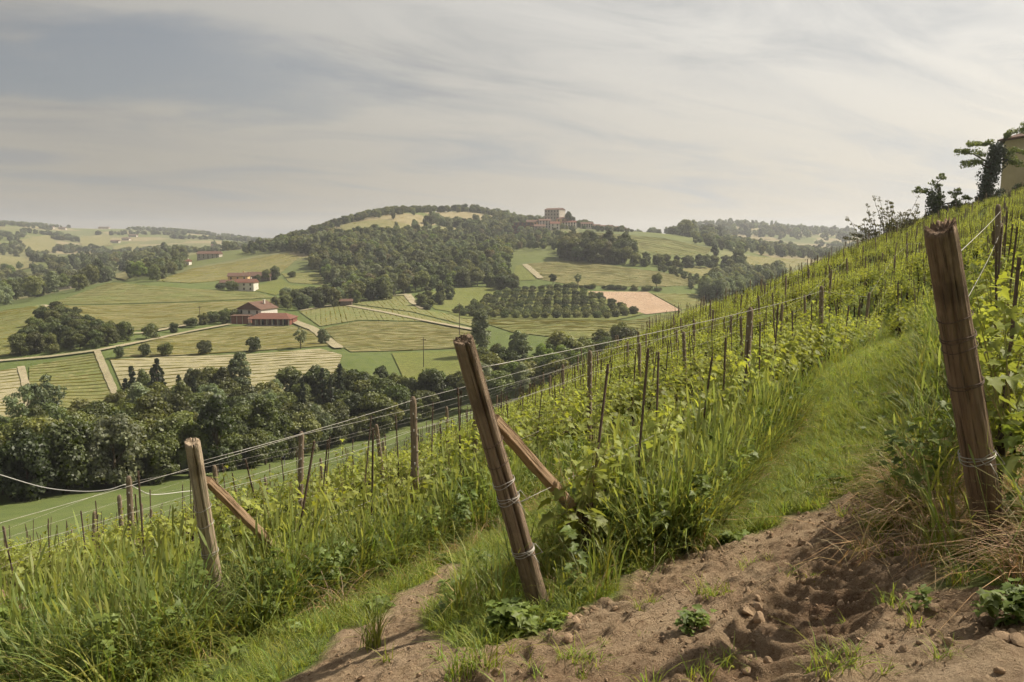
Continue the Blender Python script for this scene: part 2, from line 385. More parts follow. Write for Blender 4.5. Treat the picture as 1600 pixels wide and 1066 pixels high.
_YS = np.exp(np.linspace(math.log(35), math.log(4200), 700))
def hit_far(px, py):
    """where the line of sight through a photograph pixel meets the far landscape"""
    d = ray(px, py); z = h_far(d[0] * _YS, _YS); g = z - d[2] * _YS
    k = np.argmax(g > 0)
    if g[k] <= 0: k = len(_YS) - 1
    if k == 0: y = _YS[0]
    else:
        f = -g[k - 1] / (g[k] - g[k - 1] + 1e-9); y = _YS[k - 1] + np.clip(f, 0, 1) * (_YS[k] - _YS[k - 1])
    return np.array([d[0] * y, y, float(h_far(d[0] * y, y)[0])])
_YN = np.exp(np.linspace(math.log(1.5), math.log(160), 600))
def hit_near(px, py):
    d = ray(px, py); z = h_near(d[0] * _YN, _YN); g = z - d[2] * _YN
    k = np.argmax(g > 0)
    if g[k] <= 0: return None
    y = _YN[k]
    return np.array([d[0] * y, y, float(z[k])])

# ================================================================== THE LAND
LOW_GRASS = ground_mat('valley_grass', (.12, .155, .045), (.085, .125, .035), .03, (.16, .17, .065), .6)
def far_land_material():
    b = NB('far_land'); p = b.node('ShaderNodeNewGeometry').outputs['Position']
    warp = b.node('ShaderNodeVectorMath', operation='ADD'); b.put(warp.inputs[0], p)
    nz = b.node('ShaderNodeTexNoise', {'Vector': p, 'Scale': .006, 'Detail': 2.0})
    sc = b.node('ShaderNodeVectorMath', operation='SCALE'); b.put(sc.inputs[0], nz.outputs['Color']); sc.inputs['Scale'].default_value = 90.0
    b.put(warp.inputs[1], sc.outputs[0])
    flat = b.node('ShaderNodeMapping', {'Vector': warp.outputs[0], 'Scale': (1, 1, 0)}).outputs[0]
    vo = b.node('ShaderNodeTexVoronoi', {'Vector': flat, 'Scale': .0085}); f = b.node('ShaderNodeSeparateColor', {0: vo.outputs['Color']})
    c = b.mix(b.ramp(f.outputs[0], .2, .9), (.115, .13, .052), (.165, .158, .072))
    c = b.mix(b.ramp(f.outputs[1], .6, .62), c, (.12, .135, .045))
    c = b.mix(b.math('MULTIPLY', b.ramp(f.outputs[2], .8, .82), .7), c, (.28, .22, .13))
    v = b.ramp(b.noise(p, .12, 4, .6), .3, .7, .8, 1.2)
    s2 = b.node('ShaderNodeVectorMath', operation='SCALE'); b.put(s2.inputs[0], c); b.put(s2.inputs['Scale'], v)
    near = b.ramp(b.node('ShaderNodeSeparateXYZ', {0: p}).outputs[1], 480, 620)      # the valley floor meadow gives way to the farmed hills
    g = b.mix(b.ramp(b.noise(p, .22, 6, .65), .38, .66), (.115, .138, .044), (.085, .112, .034))
    return b.principled(b.mix(near, g, s2.outputs[0]), .95, None, .1)
FAR_LAND = far_land_material()
A, B = np.meshgrid(np.linspace(-UM, UM, NU), np.linspace(LY0, LY1, NV), indexing='ij')
YY = np.exp(B); V = np.stack([A * YY, YY, _gf.z], -1).reshape(-1, 3)
idx = np.arange(NU * NV).reshape(NU, NV)
Fq = np.stack([idx[:-1, :-1], idx[1:, :-1], idx[1:, 1:], idx[:-1, 1:]], -1).reshape(-1, 4)
tag(obj('valley_and_hills', mesh_np('valley_and_hills', V, Fq, [FAR_LAND], True)), 'green valley floor and farmed hills running to the horizon', kind='structure')

# ---- the vineyard slope: one sheet, fine where the bare track lies under the camera
def pix_poly(pts, hit): return [hit(*p)[:2] for p in pts]
DIRT = pix_poly([(380, 1100), (470, 1050), (550, 980), (618, 925), (695, 880), (745, 892), (712, 955), (690, 1000), (760, 1010), (905, 945), (960, 905), (1030, 868), (1130, 850), (1220, 808), (1310, 778), (1400, 760), (1440, 830), (1500, 890), (1580, 915), (1700, 960), (1800, 1200), (300, 1200)], hit_near)
def dirt_at(x, y):
    d = edge_dist(DIRT, x, y) + .55 * fbm(np.asarray(x) * 2.2, np.asarray(y) * 2.2, 5, 4) - .03
    return np.clip(d / .14, 0, 1)
def along(path, x, y):
    """distance from a path (signed) and length along it"""
    best = np.full(np.shape(x), 1e9); sd = np.zeros(np.shape(x)); ln = np.zeros(np.shape(x)); acc = 0.0
    for a, b in zip(path[:-1], path[1:]):
        a = np.array(a); b = np.array(b); e = b - a; L = np.linalg.norm(e); e = e / L
        t = np.clip((x - a[0]) * e[0] + (y - a[1]) * e[1], 0, L); dx, dy = x - a[0] - t * e[0], y - a[1] - t * e[1]
        d = np.hypot(dx, dy); s = np.sign(e[0] * (y - a[1]) - e[1] * (x - a[0]))
        m = d < best; best = np.where(m, d, best); sd = np.where(m, d * s, sd); ln = np.where(m, acc + t, ln); acc += L
    return sd, ln
RUT1 = pix_poly([(1405, 770), (1385, 830), (1330, 905), (1250, 985), (1170, 1066), (1100, 1150)], hit_near)
RUT2 = pix_poly([(1120, 838), (1020, 910), (900, 985), (760, 1066), (640, 1130)], hit_near)
def broken(x, y):
    n = vnoise(np.asarray(x) * 1.5 + 3, np.asarray(y) * 1.5, 101) * .6 + vnoise(np.asarray(x) * 4.1, np.asarray(y) * 4.1, 103) * .4
    return np.clip((n - .47) / .13, 0, 1)
def relief(x, y):
    x = np.asarray(x, float); y = np.asarray(y, float)
    m = dirt_at(x, y); z = .05 * fbm(x * 1.1, y * 1.1, 3, 3) + .02 * fbm(x * 5, y * 5, 8, 3) * (1 - m)
    clod = fbm(x * 9, y * 9, 11, 4, .6); z = z + m * (.06 * np.abs(clod) + .04 * clod)
    lumps = np.clip(vnoise(x * 7.5, y * 7.5, 23) - .62, 0, 1); z = z + m * .10 * lumps; crumb = 1 - np.abs(2 * vnoise(x * 15, y * 15, 53) - 1); rp = broken(x, y); rr_ = np.abs(fbm(x * 19, y * 19, 83, 4, .65)); z = z + m * rp * (.075 * rr_ + .05 * fbm(x * 8, y * 8, 87, 3)) - m * rp * .012; z = z + m * .016 * crumb * vnoise(x * 2.3, y * 2.3, 57)
    for path, wide, deep, lug in ((RUT1, .30, .075, .042), (RUT2, .27, .045, .024)):
        d, l = along(path, x, y); q = np.abs(d) / wide
        prof = np.where(q < 1, -(1 - q ** 4), 0) + .55 * np.exp(-((q - 1.15) / .16) ** 2)
        tread = np.maximum(0, np.sin((l + np.abs(d) * .55 + .05 * fbm(x * 3, y * 3, 31, 2)) * 2 * math.pi / .19)) ** .7 * np.where(q < .95, 1, 0)
        z = z + m * (deep * prof * (.75 + .8 * fbm(x * 2.2, y * 2.2, 41, 2)) + 1.1 * lug * tread * (.6 + 1.1 * (vnoise(x * 3.3, y * 3.3, 47))))
    return z
def ground(x, y): return h_near(x, y) + np.where(np.hypot(np.asarray(x), np.asarray(y) - 3) < 14, relief(x, y), 0)
def gz(x, y): return float(ground(np.array([x], float), np.array([y], float))[0])
def lines(dense0, dense1, step, lo, hi, grow):
    a = list(np.arange(dense0, dense1, step)); s = step; v = a[-1]
    while v < hi: s = min(s * grow, 2.5); v += s; a.append(v)
    s = step; v = a[0]; left = []
    while v > lo: s = min(s * grow, 2.5); v -= s; left.append(v)
    return np.array(left[::-1] + a)
gx, gy = lines(-2.4, 3.4, .0165, -58, 140, 1.06), lines(1.7, 5.3, .0165, -30, 185, 1.06)
A, B = np.meshgrid(gx, gy, indexing='ij'); zz = h_near(A.ravel(), B.ravel()).reshape(A.shape)
nearm = (np.abs(A) < 14) & (B < 18)
zz[nearm] += relief(A[nearm], B[nearm]) * np.clip((14 - np.hypot(A[nearm], B[nearm] - 3)) / 4, 0, 1)
V = np.stack([A, B, zz], -1).reshape(-1, 3); idx = np.arange(A.size).reshape(A.shape)
Fq = np.stack([idx[:-1, :-1], idx[1:, :-1], idx[1:, 1:], idx[:-1, 1:]], -1).reshape(-1, 4)
buried = (zz.ravel() < h_far(A.ravel(), B.ravel()) - 3) & (B.ravel() > 24)
Fq = Fq[~buried[Fq].all(1)]
def slope_material():
    b = NB('vineyard_slope'); p = b.node('ShaderNodeNewGeometry').outputs['Position']; m = b.attr('dirt').outputs['Fac']
    soil = b.mix(b.ramp(b.noise(p, 2.6, 5, .62), .36, .66), (.40, .295, .185), (.285, .198, .118))
    soil = b.mix(b.math('MULTIPLY', b.ramp(b.noise(p, 30, 6, .75), .48, .66), .75), soil, (.15, .082, .045))
    soil = b.mix(b.math('MULTIPLY', b.ramp(b.noise(p, 1.3, 5, .7), .52, .62), .6), soil, (.46, .35, .235))
    soil = b.mix(b.math('MULTIPLY', b.ramp(b.noise(p, 90, 3, .7), .56, .72), .5), soil, (.43, .33, .23))
    dark_soil = b.attr('dark_soil').outputs['Fac']; soil = b.mix(b.math('MULTIPLY', dark_soil, .62), soil, (.12, .062, .034))  # darker brown along the first rut and in the rough broken patches
    vo = b.node('ShaderNodeTexVoronoi', {'Vector': b.node('ShaderNodeVectorMath', {0: b.node('ShaderNodeMapping', {'Vector': p, 'Scale': (1, 1, .1)}).outputs[0], 1: b.node('ShaderNodeVectorMath', {0: b.node('ShaderNodeTexNoise', {'Vector': p, 'Scale': 7.0, 'Detail': 3.0}).outputs['Color'], 'Scale': .16}, operation='SCALE').outputs[0]}, operation='ADD').outputs[0], 'Scale': 12.0}, feature='DISTANCE_TO_EDGE')
    crack = b.math('MULTIPLY', b.ramp(vo.outputs[0], .03, .0), b.math('MULTIPLY', b.ramp(b.noise(p, 1.1, 2), .55, .68), b.math('SUBTRACT', 1.0, dark_soil, True)))
    soil = b.mix(b.math('MULTIPLY', crack, .75), soil, (.07, .045, .03))
    turf = b.mix(b.ramp(b.noise(p, .35, 4), .35, .65), (.13, .185, .048), (.165, .185, .06))
    turf = b.mix(b.math('MULTIPLY', b.ramp(b.noise(p, 2.2, 5, .65), .5, .7), .6), turf, (.19, .16, .075))
    h = b.math('ADD', b.math('ADD', b.math('MULTIPLY', b.noise(p, 22, 8, .74), 1.0), b.math('MULTIPLY', b.noise(p, 75, 5, .7), .55)), b.math('MULTIPLY', crack, -1.1))
    return b.principled(b.mix(m, turf, soil), .95, b.bump(h, 1.0, .05), .12)
SLOPE = slope_material()
me = mesh_np('vineyard_slope', V, Fq, [SLOPE], True)
sel = (np.abs(V[:, 0]) < 9) & (V[:, 1] < 14) & (V[:, 1] > -4)
dv = np.zeros(len(V), np.float32); dv[sel] = dirt_at(V[sel, 0], V[sel, 1])
a = me.attributes.new('dirt', 'FLOAT', 'POINT'); a.data.foreach_set('value', dv)
dm = np.zeros(len(V), np.float32); d1, l1 = along(RUT1, V[sel, 0], V[sel, 1]); dm[sel] = np.clip(1.25 - np.abs(d1) / .36, 0, 1) * np.clip(.55 + 1.8 * fbm(V[sel, 0] * 2.5, V[sel, 1] * 2.5, 61, 3), 0, 1)
dm[sel] = np.maximum(dm[sel], .42 * broken(V[sel, 0], V[sel, 1]) * (.5 + vnoise(V[sel, 0] * 14, V[sel, 1] * 14, 107) * .8)).clip(0, 1)
a = me.attributes.new('dark_soil', 'FLOAT', 'POINT'); a.data.foreach_set('value', dm)
tag(obj('hillside_ground', me), 'steep vineyard hillside with a bare brown earth track at its foot', kind='structure')

# ---- fields across the valley: draped sheets, the nearer ones with every vine row standing on them
def drape(poly, step, lift, name, mat):
    pts = []
    for i in range(len(poly)):
        a, b = np.array(poly[i]), np.array(poly[(i + 1) % len(poly)]); n = max(1, int(np.linalg.norm(b - a) / step))
        pts += [a + (b - a) * k / n for k in range(n)]
    nb = len(pts); P = np.array(poly); x0, y0 = P.min(0); x1, y1 = P.max(0)
    GX, GY = np.meshgrid(np.arange(x0, x1, step), np.arange(y0, y1, step)); gp = np.stack([GX.ravel(), GY.ravel()], 1)
    gp = gp[edge_dist(poly, gp[:, 0], gp[:, 1]) > step * .4]
    allp = np.concatenate([np.array(pts), gp]) if len(gp) else np.array(pts)
    r = delaunay_2d_cdt([Vector(p) for p in allp], [], [list(range(nb))], 1, 1e-4)
    q = np.array([tuple(p) for p in r[0]]); z = h_far(q[:, 0], q[:, 1]) + lift
    me = mesh_np(name, np.column_stack([q, z]), [list(f) for f in r[2]], [mat], True)
    me.update()
    if me.polygons and me.polygons[0].normal.z < 0: me.flip_normals()
    return me
def subdivide_px(pts, n=4):
    out = []
    for i in range(len(pts)):
        a, b = np.array(pts[i], float), np.array(pts[(i + 1) % len(pts)], float)
        out += [tuple(a + (b - a) * k / n) for k in range(n)]
    return out
CLEAR = []
ROW_FAR = leaf_mat('far_vine_rows', (.165, .175, .06), .42, .1, .0)
def row_mesh(p, q, h, w, step):
    L = np.linalg.norm(q - p); n = max(2, int(L / step)); t = np.linspace(0, 1, n + 1)[:, None]; c = p + (q - p) * t
    d = (q - p) / L; nn = np.array([-d[1], d[0]]); z = h_far(c[:, 0], c[:, 1]); V = np.empty((n + 1, 4, 3))
    hh = h * (.62 + .6 * rng.random(n + 1)); ww = w * (.7 + .6 * rng.random(n + 1)); off = (rng.random(n + 1) - .5) * .25
    for k, (s_, zz_) in enumerate(((-1, .1), (-.75, 1), (.75, .93), (1, .1))):
        V[:, k, :2] = c + nn * (ww * s_ + off)[:, None]; V[:, k, 2] = z + hh * zz_
    i = np.arange(n)[:, None] * 4; F = np.concatenate([np.concatenate([i + k, i + k + 1, i + k + 5, i + k + 4], 1) for k in range(3)])
    col = np.repeat((.75 + .5 * rng.random((n + 1, 1))) * np.ones((1, 3)), 4, 0)
    return mesh_np('vine_row', V.reshape(-1, 3), F, [ROW_FAR], False, col)
def clip_line(poly, o, d):
    n = np.array([-d[1], d[0]]); P = np.array(poly); sgn = (P - o) @ n; al = (P - o) @ d; ts = []
    for i in range(len(P)):
        j = (i + 1) % len(P)
        if (sgn[i] > 0) != (sgn[j] > 0): f = sgn[i] / (sgn[i] - sgn[j]); ts.append(al[i] + f * (al[j] - al[i]))
    ts.sort(); return [(o + d * a, o + d * b) for a, b in zip(ts[::2], ts[1::2]) if b - a > 5]
def field(pts, mat, label, rows=None, spacing=2.7, lift=.3, step=5.0, h=.45, w=.38, seg=3.0, name='vineyard_field'):
    poly = pix_poly(subdivide_px(pts), hit_far); me = drape(poly, step, lift, name, mat)
    o = tag(obj(name, me), label, kind='structure')
    if rows:
        a, b = hit_far(*rows[0])[:2], hit_far(*rows[1])[:2]; d = (b - a) / np.linalg.norm(b - a); n = np.array([-d[1], d[0]])
        P = np.array(poly) @ n; k = P.min() + spacing * .6
        while k < P.max():
            for p, q in clip_line(poly, n * k, d): obj('vine_row', row_mesh(p, q, h, w, seg), o)
            k += spacing
    return o
F_OLIVE = ground_mat('field_olive', (.185, .168, .072), (.14, .142, .055), .05, (.29, .24, .12), .5)
F_GREEN = ground_mat('field_green', (.13, .152, .048), (.165, .16, .062), .04, (.25, .22, .10), .5)
F_PALE = ground_mat('field_pale_soil', (.30, .265, .165), (.245, .225, .125), .05, (.27, .24, .12), .4)
F_BROWN = ground_mat('field_ploughed', (.36, .25, .165), (.31, .215, .14), .06, (.4, .3, .21), .5)
F_LUSH = ground_mat('field_meadow', (.125, .14, .038), (.15, .155, .046), .06, (.10, .112, .033), .5)
F_TRACK = ground_mat('farm_track_soil', (.32, .27, .18), (.26, .225, .14), .1, (.3, .28, .16), .6)
field([(46, 574), (150, 553), (166, 590), (182, 625), (190, 672), (44, 676)], F_GREEN, 'vineyard between two pale tracks above the valley wood', ((50, 610), (170, 604)))
field([(-70, 592), (30, 576), (40, 640), (44, 676), (-70, 690)], F_PALE, 'pale striped vineyard at the picture edge beyond a dirt track', ((-60, 630), (36, 622)), spacing=3.2, h=.42)
field([(172, 563), (300, 557), (400, 554), (500, 546), (535, 556), (520, 600), (450, 640), (300, 655), (215, 662)], F_PALE, 'striped vineyard on pale soil just above the valley wood', ((190, 578), (420, 568)), spacing=3.6, w=.4, h=.42)
field([(190, 548), (250, 530), (300, 521), (362, 511), (462, 511), (492, 521), (518, 541), (400, 549), (250, 558), (182, 559)], F_OLIVE, 'olive green vineyard below the red roofed farm', ((220, 548), (470, 532)))
field([(506, 514), (560, 503), (660, 505), (757, 523), (742, 544), (620, 549), (548, 551), (528, 538)], F_OLIVE, 'tan vineyard to the side of the farm track', ((550, 532), (720, 530)))
field([(468, 488), (540, 476), (640, 489), (757, 519), (660, 503), (560, 501), (500, 511)], F_GREEN, 'bright vineyard with rows running downhill beside the farm', ((560, 478), (570, 500)), h=.34, w=.3, spacing=2.1)
field([(546, 475), (600, 466), (636, 462), (672, 486), (757, 500), (757, 516), (644, 488)], F_GREEN, 'bright vineyard between the upper lane and the diagonal track', ((620, 466), (640, 486)), h=.34, w=.3, spacing=2.1)
field([(742, 501), (850, 498), (980, 502), (1060, 488), (1112, 474), (1100, 500), (1000, 522), (900, 532), (800, 520)], F_GREEN, 'vineyard lying under the hazel orchard', ((780, 508), (1000, 512)))
field([(918, 456), (1012, 457), (1064, 486), (1010, 492), (962, 478)], F_BROWN, 'bare ploughed brown field beside the hazel orchard', name='ploughed_field')
field([(1018, 459), (1112, 461), (1112, 472), (1066, 485)], F_GREEN, 'small terraced vineyard right behind the ploughed field', ((1040, 468), (1105, 468)))
field([(822, 413), (900, 406), (960, 416), (1080, 433), (1086, 449), (900, 447), (838, 436)], F_OLIVE, 'striped tan vineyard below the wooded hedge under the village', ((850, 425), (1040, 440)), spacing=3.4, h=.5, seg=5)
field([(806, 415), (820, 414), (838, 438), (800, 440)], F_LUSH, 'small green pasture beside the striped tan vineyard', name='meadow')
field([(922, 363), (1040, 373), (1112, 389), (1100, 401), (990, 396), (925, 378)], F_GREEN, 'broad smooth vineyard falling from the village houses', ((940, 372), (1080, 392)), spacing=4.5, h=.5, seg=7)
field([(1040, 413), (1125, 420), (1095, 433)], F_OLIVE, 'small wedge shaped vineyard behind a bushy hedge', ((1050, 417), (1110, 423)), spacing=5, seg=5)
field([(1168, 401), (1262, 406), (1240, 419), (1165, 421)], F_OLIVE, 'distant vineyard beside the slope skyline', ((1180, 410), (1250, 412)), spacing=6, seg=7)
field([(76, 476), (172, 442), (300, 452), (400, 457), (430, 466), (300, 472), (160, 476)], F_GREEN, 'light green upper vineyard on the long spur below the white house', ((120, 465), (380, 464)), spacing=4, seg=5)
field([(78, 479), (160, 478), (300, 474), (430, 468), (500, 448), (518, 466), (440, 476), (372, 494), (240, 515), (155, 521)], F_OLIVE, 'wide tan vineyard with wavy rows on the long spur', ((120, 490), (400, 480)), spacing=3.4, seg=4)
field([(-60, 498), (62, 477), (28, 545), (14, 556), (-60, 566)], F_GREEN, 'dark striped vineyard at the picture edge beside the bushy gully', ((-30, 520), (40, 508)), spacing=3.2)
field([(242, 440), (302, 420), (380, 408), (448, 396), (468, 402), (438, 428), (392, 434), (300, 443)], F_OLIVE, 'upper tan vineyard above the white farmhouse', ((270, 436), (430, 412)), spacing=4, h=.5, seg=6)
field([(440, 428), (500, 426), (506, 446), (452, 442)], F_GREEN, 'little vineyard tucked against the hillside forest', ((455, 436), (500, 432)), spacing=3.6)
field([(402, 447), (440, 436), (452, 446), (480, 449), (430, 462), (400, 455)], F_LUSH, 'green paddock beside the white farmhouse', name='meadow')
field([(524, 351), (600, 343), (640, 351), (622, 363), (540, 361)], F_OLIVE, 'light clearing near the wooded hilltop', name='hilltop_clearing')
field([(690, 346), (752, 353), (742, 363), (680, 360)], F_OLIVE, 'small pale clearing behind the forest beside the village', name='hilltop_clearing')
field([(612, 553), (724, 549), (730, 600), (690, 622), (640, 612)], F_LUSH, 'bright green meadow between the wood and the split post', name='meadow')
field([(650, 462), (700, 452), (784, 448), (796, 470), (760, 492), (706, 488), (680, 484)], F_LUSH, 'dark green pasture beside the hazel orchard', name='meadow')
field([(700, 490), (790, 452), (905, 452), (1006, 492), (960, 502), (722, 499)], F_LUSH, 'grass floor of the hazel orchard', name='orchard_floor', lift=.5)
for lb, pts in [('pale sloping field among the far woods', [(28, 376), (76, 368), (98, 388), (62, 401), (36, 394)]), ('light field at the foot of the far woods', [(-40, 398), (40, 404), (62, 416), (10, 428), (-40, 428)]), ('far olive field under the distant ridge', [(120, 372), (170, 366), (176, 384), (130, 388)]), ('far tan field below the far hilltop', [(176, 386), (215, 380), (226, 392), (180, 396)]), ('small far field in the wooded hollow', [(170, 432), (200, 424), (214, 430), (196, 440)])]:
    field(pts, F_OLIVE, lb, name='far_field', lift=1.0, step=14); CLEAR.append(pix_poly(subdivide_px(pts), hit_far))
def track(pts, width, label, mat=F_TRACK, lift=.55, hit=hit_far):
    q = [hit(*p)[:2] for p in subdivide_px(pts, 5)[:-4]]; L, R = [], []
    for i, p in enumerate(q):
        d = np.array(q[min(i + 1, len(q) - 1)]) - np.array(q[max(i - 1, 0)]); d = d / (np.linalg.norm(d) + 1e-9); n = np.array([-d[1], d[0]]); w = width * (.85 + .3 * rnd.random()) / 2
        L.append(p + n * w); R.append(p - n * w)
    P = np.array(L + R); n = len(q); z = h_far(P[:, 0], P[:, 1]) + lift
    me = mesh_np('farm_track', np.column_stack([P, z]), [[i, i + 1, n + i + 1, n + i] for i in range(n - 1)], [mat], True)
    if me.polygons[0].normal.z < 0: me.flip_normals()
    tag(obj('farm_track', me), label, kind='structure')
track([(152, 551), (164, 580), (178, 612), (188, 660)], 2.0, 'pale dirt track running down between two vineyards')
track([(33, 575), (42, 610), (50, 670)], 1.8, 'pale dirt track at the picture edge')
track([(-60, 570), (0, 566), (80, 559), (150, 550), (200, 540), (235, 533), (300, 519), (360, 508)], 2.4, 'pale gravel lane leading across the slope to the farm')
track([(455, 502), (490, 516), (510, 532), (530, 546)], 3.6, 'pale track running downhill from the farm')
track([(540, 478), (600, 489), (660, 502), (757, 520)], 3.0, 'thin pale track crossing the vineyards diagonally')
track([(470, 487), (540, 474), (596, 465), (636, 461)], 3.0, 'pale upper lane beside the parked van')
track([(636, 461), (646, 474), (662, 484)], 4.0, 'short pale bend of track below the forest')
track([(68, 478), (100, 492), (140, 512), (165, 524), (225, 522), (300, 508), (372, 498)], 3.2, 'pale track edging the long spur vineyard')
track([(26, 555), (40, 530), (52, 508)], 3.2, 'pale bare strip beside the bushy gully')
track([(820, 414), (845, 436)], 4.0, 'pale track edging the striped vineyard below the hedge')

# ================================================================== TREES
BARK = plain_mat('bark', (.11, .085, .06), (.06, .045, .032), 4, .95, .1)
LEAF_DARK = leaf_mat('leaves_dark', (.068, .095, .025), .38, .45, .03, (1.6, 1.2, 1.0))
LEAF_OLIVE = leaf_mat('leaves_olive', (.195, .195, .065), .42, .28, .03, (.72, .9, .8))
LEAF_GREY = leaf_mat('leaves_grey_green', (.20, .215, .12), .4, .22, .03, (.8, .95, .8))
LEAF_BRIGHT = leaf_mat('leaves_bright', (.16, .20, .045), .42, .22, .03, (.85, .95, .8))
LEAF_BLACK = leaf_mat('leaves_ivy', (.030, .046, .014), .2, .2, .05, (1.2, 1.1, .9))
LEAF_BROWN = leaf_mat('leaves_brownish', (.18, .15, .065), .4, .22, .03, (.8, .95, .8))

def leaf_quads(C, Nn, size, r_, aspect=.72):
    """one bent diamond per leaf clump: centres C, facing Nn"""
    n = len(C); Nn = Nn / (np.linalg.norm(Nn, axis=1, keepdims=True) + 1e-9)
    a = np.cross(Nn, r_.normal(size=(n, 3))); a /= np.linalg.norm(a, axis=1, keepdims=True) + 1e-9; b = np.cross(Nn, a)
    s = np.asarray(size)[:, None] * np.ones((n, 1))
    V = np.stack([C - a * s, C + b * s * aspect, C + a * s, C - b * s * aspect], 1)
    V[:, 1] += Nn * s * .25; V[:, 3] += Nn * s * .25
    F = np.arange(4 * n).reshape(n, 4)
    return V.reshape(-1, 3), F
def lobes(seed, n, rx, rz, cz, shell=(.45, 1.0), flat=0.0):
    r_ = np.random.default_rng(seed); d = r_.normal(size=(n, 3)); d /= np.linalg.norm(d, axis=1, keepdims=True)
    k = r_.uniform(*shell, size=n) ** .6; c = d * k[:, None] * np.array([rx, rx, rz]); c[:, 2] += cz
    return r_, c
def crown(seed, kind):
    if kind == 'round': r_, c = lobes(seed, 34, .31, .33, .60); rad = r_.uniform(.08, .16, len(c)); per, sz = 200, .0245
    elif kind == 'tall': r_, c = lobes(seed, 36, .17, .43, .54); rad = r_.uniform(.06, .12, len(c)); per, sz = 160, .021
    elif kind == 'cypress':
        r_ = np.random.default_rng(seed); z = r_.uniform(.04, .97, 110); rr = .075 * np.sin(np.clip(.12 + z * .9, 0, 1) * math.pi) ** .7 * r_.uniform(.1, 1, 110); an = r_.uniform(0, 6.28, 110)
        c = np.stack([rr * np.cos(an), rr * np.sin(an), z], 1); rad = np.full(110, .036) * (1.2 - z); per, sz = 34, .018
    elif kind == 'bush': r_, c = lobes(seed, 26, .48, .34, .42, (.3, 1)); rad = r_.uniform(.14, .24, len(c)); per, sz = 110, .042; c[:, 2] = np.maximum(c[:, 2], .12)
    elif kind == 'skirt': r_, c = lobes(seed, 44, .33, .46, .47, (.35, 1)); rad = r_.uniform(.08, .17, len(c)); per, sz = 180, .026
    elif kind == 'wispy': r_, c = lobes(seed, 26, .26, .36, .60, (.4, 1)); rad = r_.uniform(.05, .11, len(c)); per, sz = 75, .022
    Cs, Ns, T = [], [], []
    for q, R_ in zip(c, rad):
        d = r_.normal(size=(per, 3)); d /= np.linalg.norm(d, axis=1, keepdims=True); d[:, 2] = np.where(d[:, 2] < -.35, -d[:, 2], d[:, 2])
        rr = R_ * r_.uniform(.62, 1.12, per); Cs.append(q + d * rr[:, None]); Ns.append(d + r_.normal(size=(per, 3)) * .55)
        T.append(np.full((per, 1), r_.uniform(.75, 1.25)) * r_.uniform(.75, 1.25, (per, 1)))
    C = np.concatenate(Cs); N_ = np.concatenate(Ns); T = np.concatenate(T); C[:, 2] = np.maximum(C[:, 2], .012)
    V, F = leaf_quads(C, N_, sz * r_.uniform(.6, 1.35, len(C)), r_)
    return V, F, np.repeat(T * np.ones((1, 3)), 4, 0), c
def trunk_mesh(seed, c, r0=.022, kind='round'):
    r_ = random.Random(seed); m = MB(); top = .62 if kind != 'cypress' else .9
    bend = [(0, 0, -.03), (r_.uniform(-.02, .02), r_.uniform(-.02, .02), .2), (r_.uniform(-.03, .03), r_.uniform(-.03, .03), .42), (r_.uniform(-.03, .03), r_.uniform(-.03, .03), top)]
    m.tube(bend, [r0 * 1.25, r0, r0 * .7, r0 * .3], 6)
    if kind != 'cypress':
        for q in r_.sample(list(map(tuple, c)), min(8, len(c))):
            z0 = min(max(.18, q[2] * .55), .45); b = Vector((bend[2][0] * z0 / .42, bend[2][1] * z0 / .42, z0)); e = Vector(q); m.tube([b, b.lerp(e, .5) + Vector((0, 0, -.02)), e], [r0 * .5, r0 * .32, r0 * .1], 4)
    return m.mesh('trunk', BARK, True)
TREE = {}
def tree_kind(key, kind, mat, seed, r0=.022):
    V, F, T, c = crown(seed, kind); TREE[key] = (mesh_np('crown_' + key, V, F, [mat], False, T), trunk_mesh(seed, c, r0, kind))
for i, (kd, mt) in enumerate([('skirt', LEAF_DARK), ('skirt', LEAF_DARK), ('round', LEAF_DARK), ('round', LEAF_OLIVE), ('skirt', LEAF_OLIVE), ('tall', LEAF_DARK), ('tall', LEAF_GREY), ('round', LEAF_GREY), ('bush', LEAF_DARK), ('bush', LEAF_OLIVE), ('cypress', LEAF_BLACK), ('wispy', LEAF_GREY), ('round', LEAF_BRIGHT), ('round', LEAF_BROWN), ('skirt', LEAF_GREY), ('bush', LEAF_BRIGHT)]):
    tree_kind('%s_%d' % (kd, i), kd, mt, 100 + i)
K = {n: [k for k in TREE if k.startswith(n)] for n in ('skirt', 'round', 'tall', 'bush', 'cypress', 'wispy')}
LOOK = {'skirt_0': 'dark green bushy', 'skirt_1': 'dark green leafy', 'round_2': 'dark round crowned', 'round_3': 'olive green round crowned', 'skirt_4': 'olive green bushy', 'tall_5': 'dark narrow', 'tall_6': 'grey green narrow', 'round_7': 'grey green round crowned', 'bush_8': 'dark low bushy', 'bush_9': 'olive low bushy', 'cypress_10': 'black green spire shaped', 'wispy_11': 'wispy grey green', 'round_12': 'bright green round crowned', 'round_13': 'brownish green round crowned', 'skirt_14': 'pale grey green bushy', 'bush_15': 'bright green low bushy'}
N_TREE = [0]
def tree(key, p, h, label, group=None, cat='tree', spread=1.0, name='tree', lean=(0, 0)):
    r = empty(name, p, rnd.uniform(0, 6.28)); r.scale = (h * spread, h * spread, h); r.rotation_euler[0], r.rotation_euler[1] = lean; tag(r, label, cat, group)
    obj('crown', TREE[key][0], r)
    if not key.startswith('bush'): obj('trunk', TREE[key][1], r)
    N_TREE[0] += 1; return r
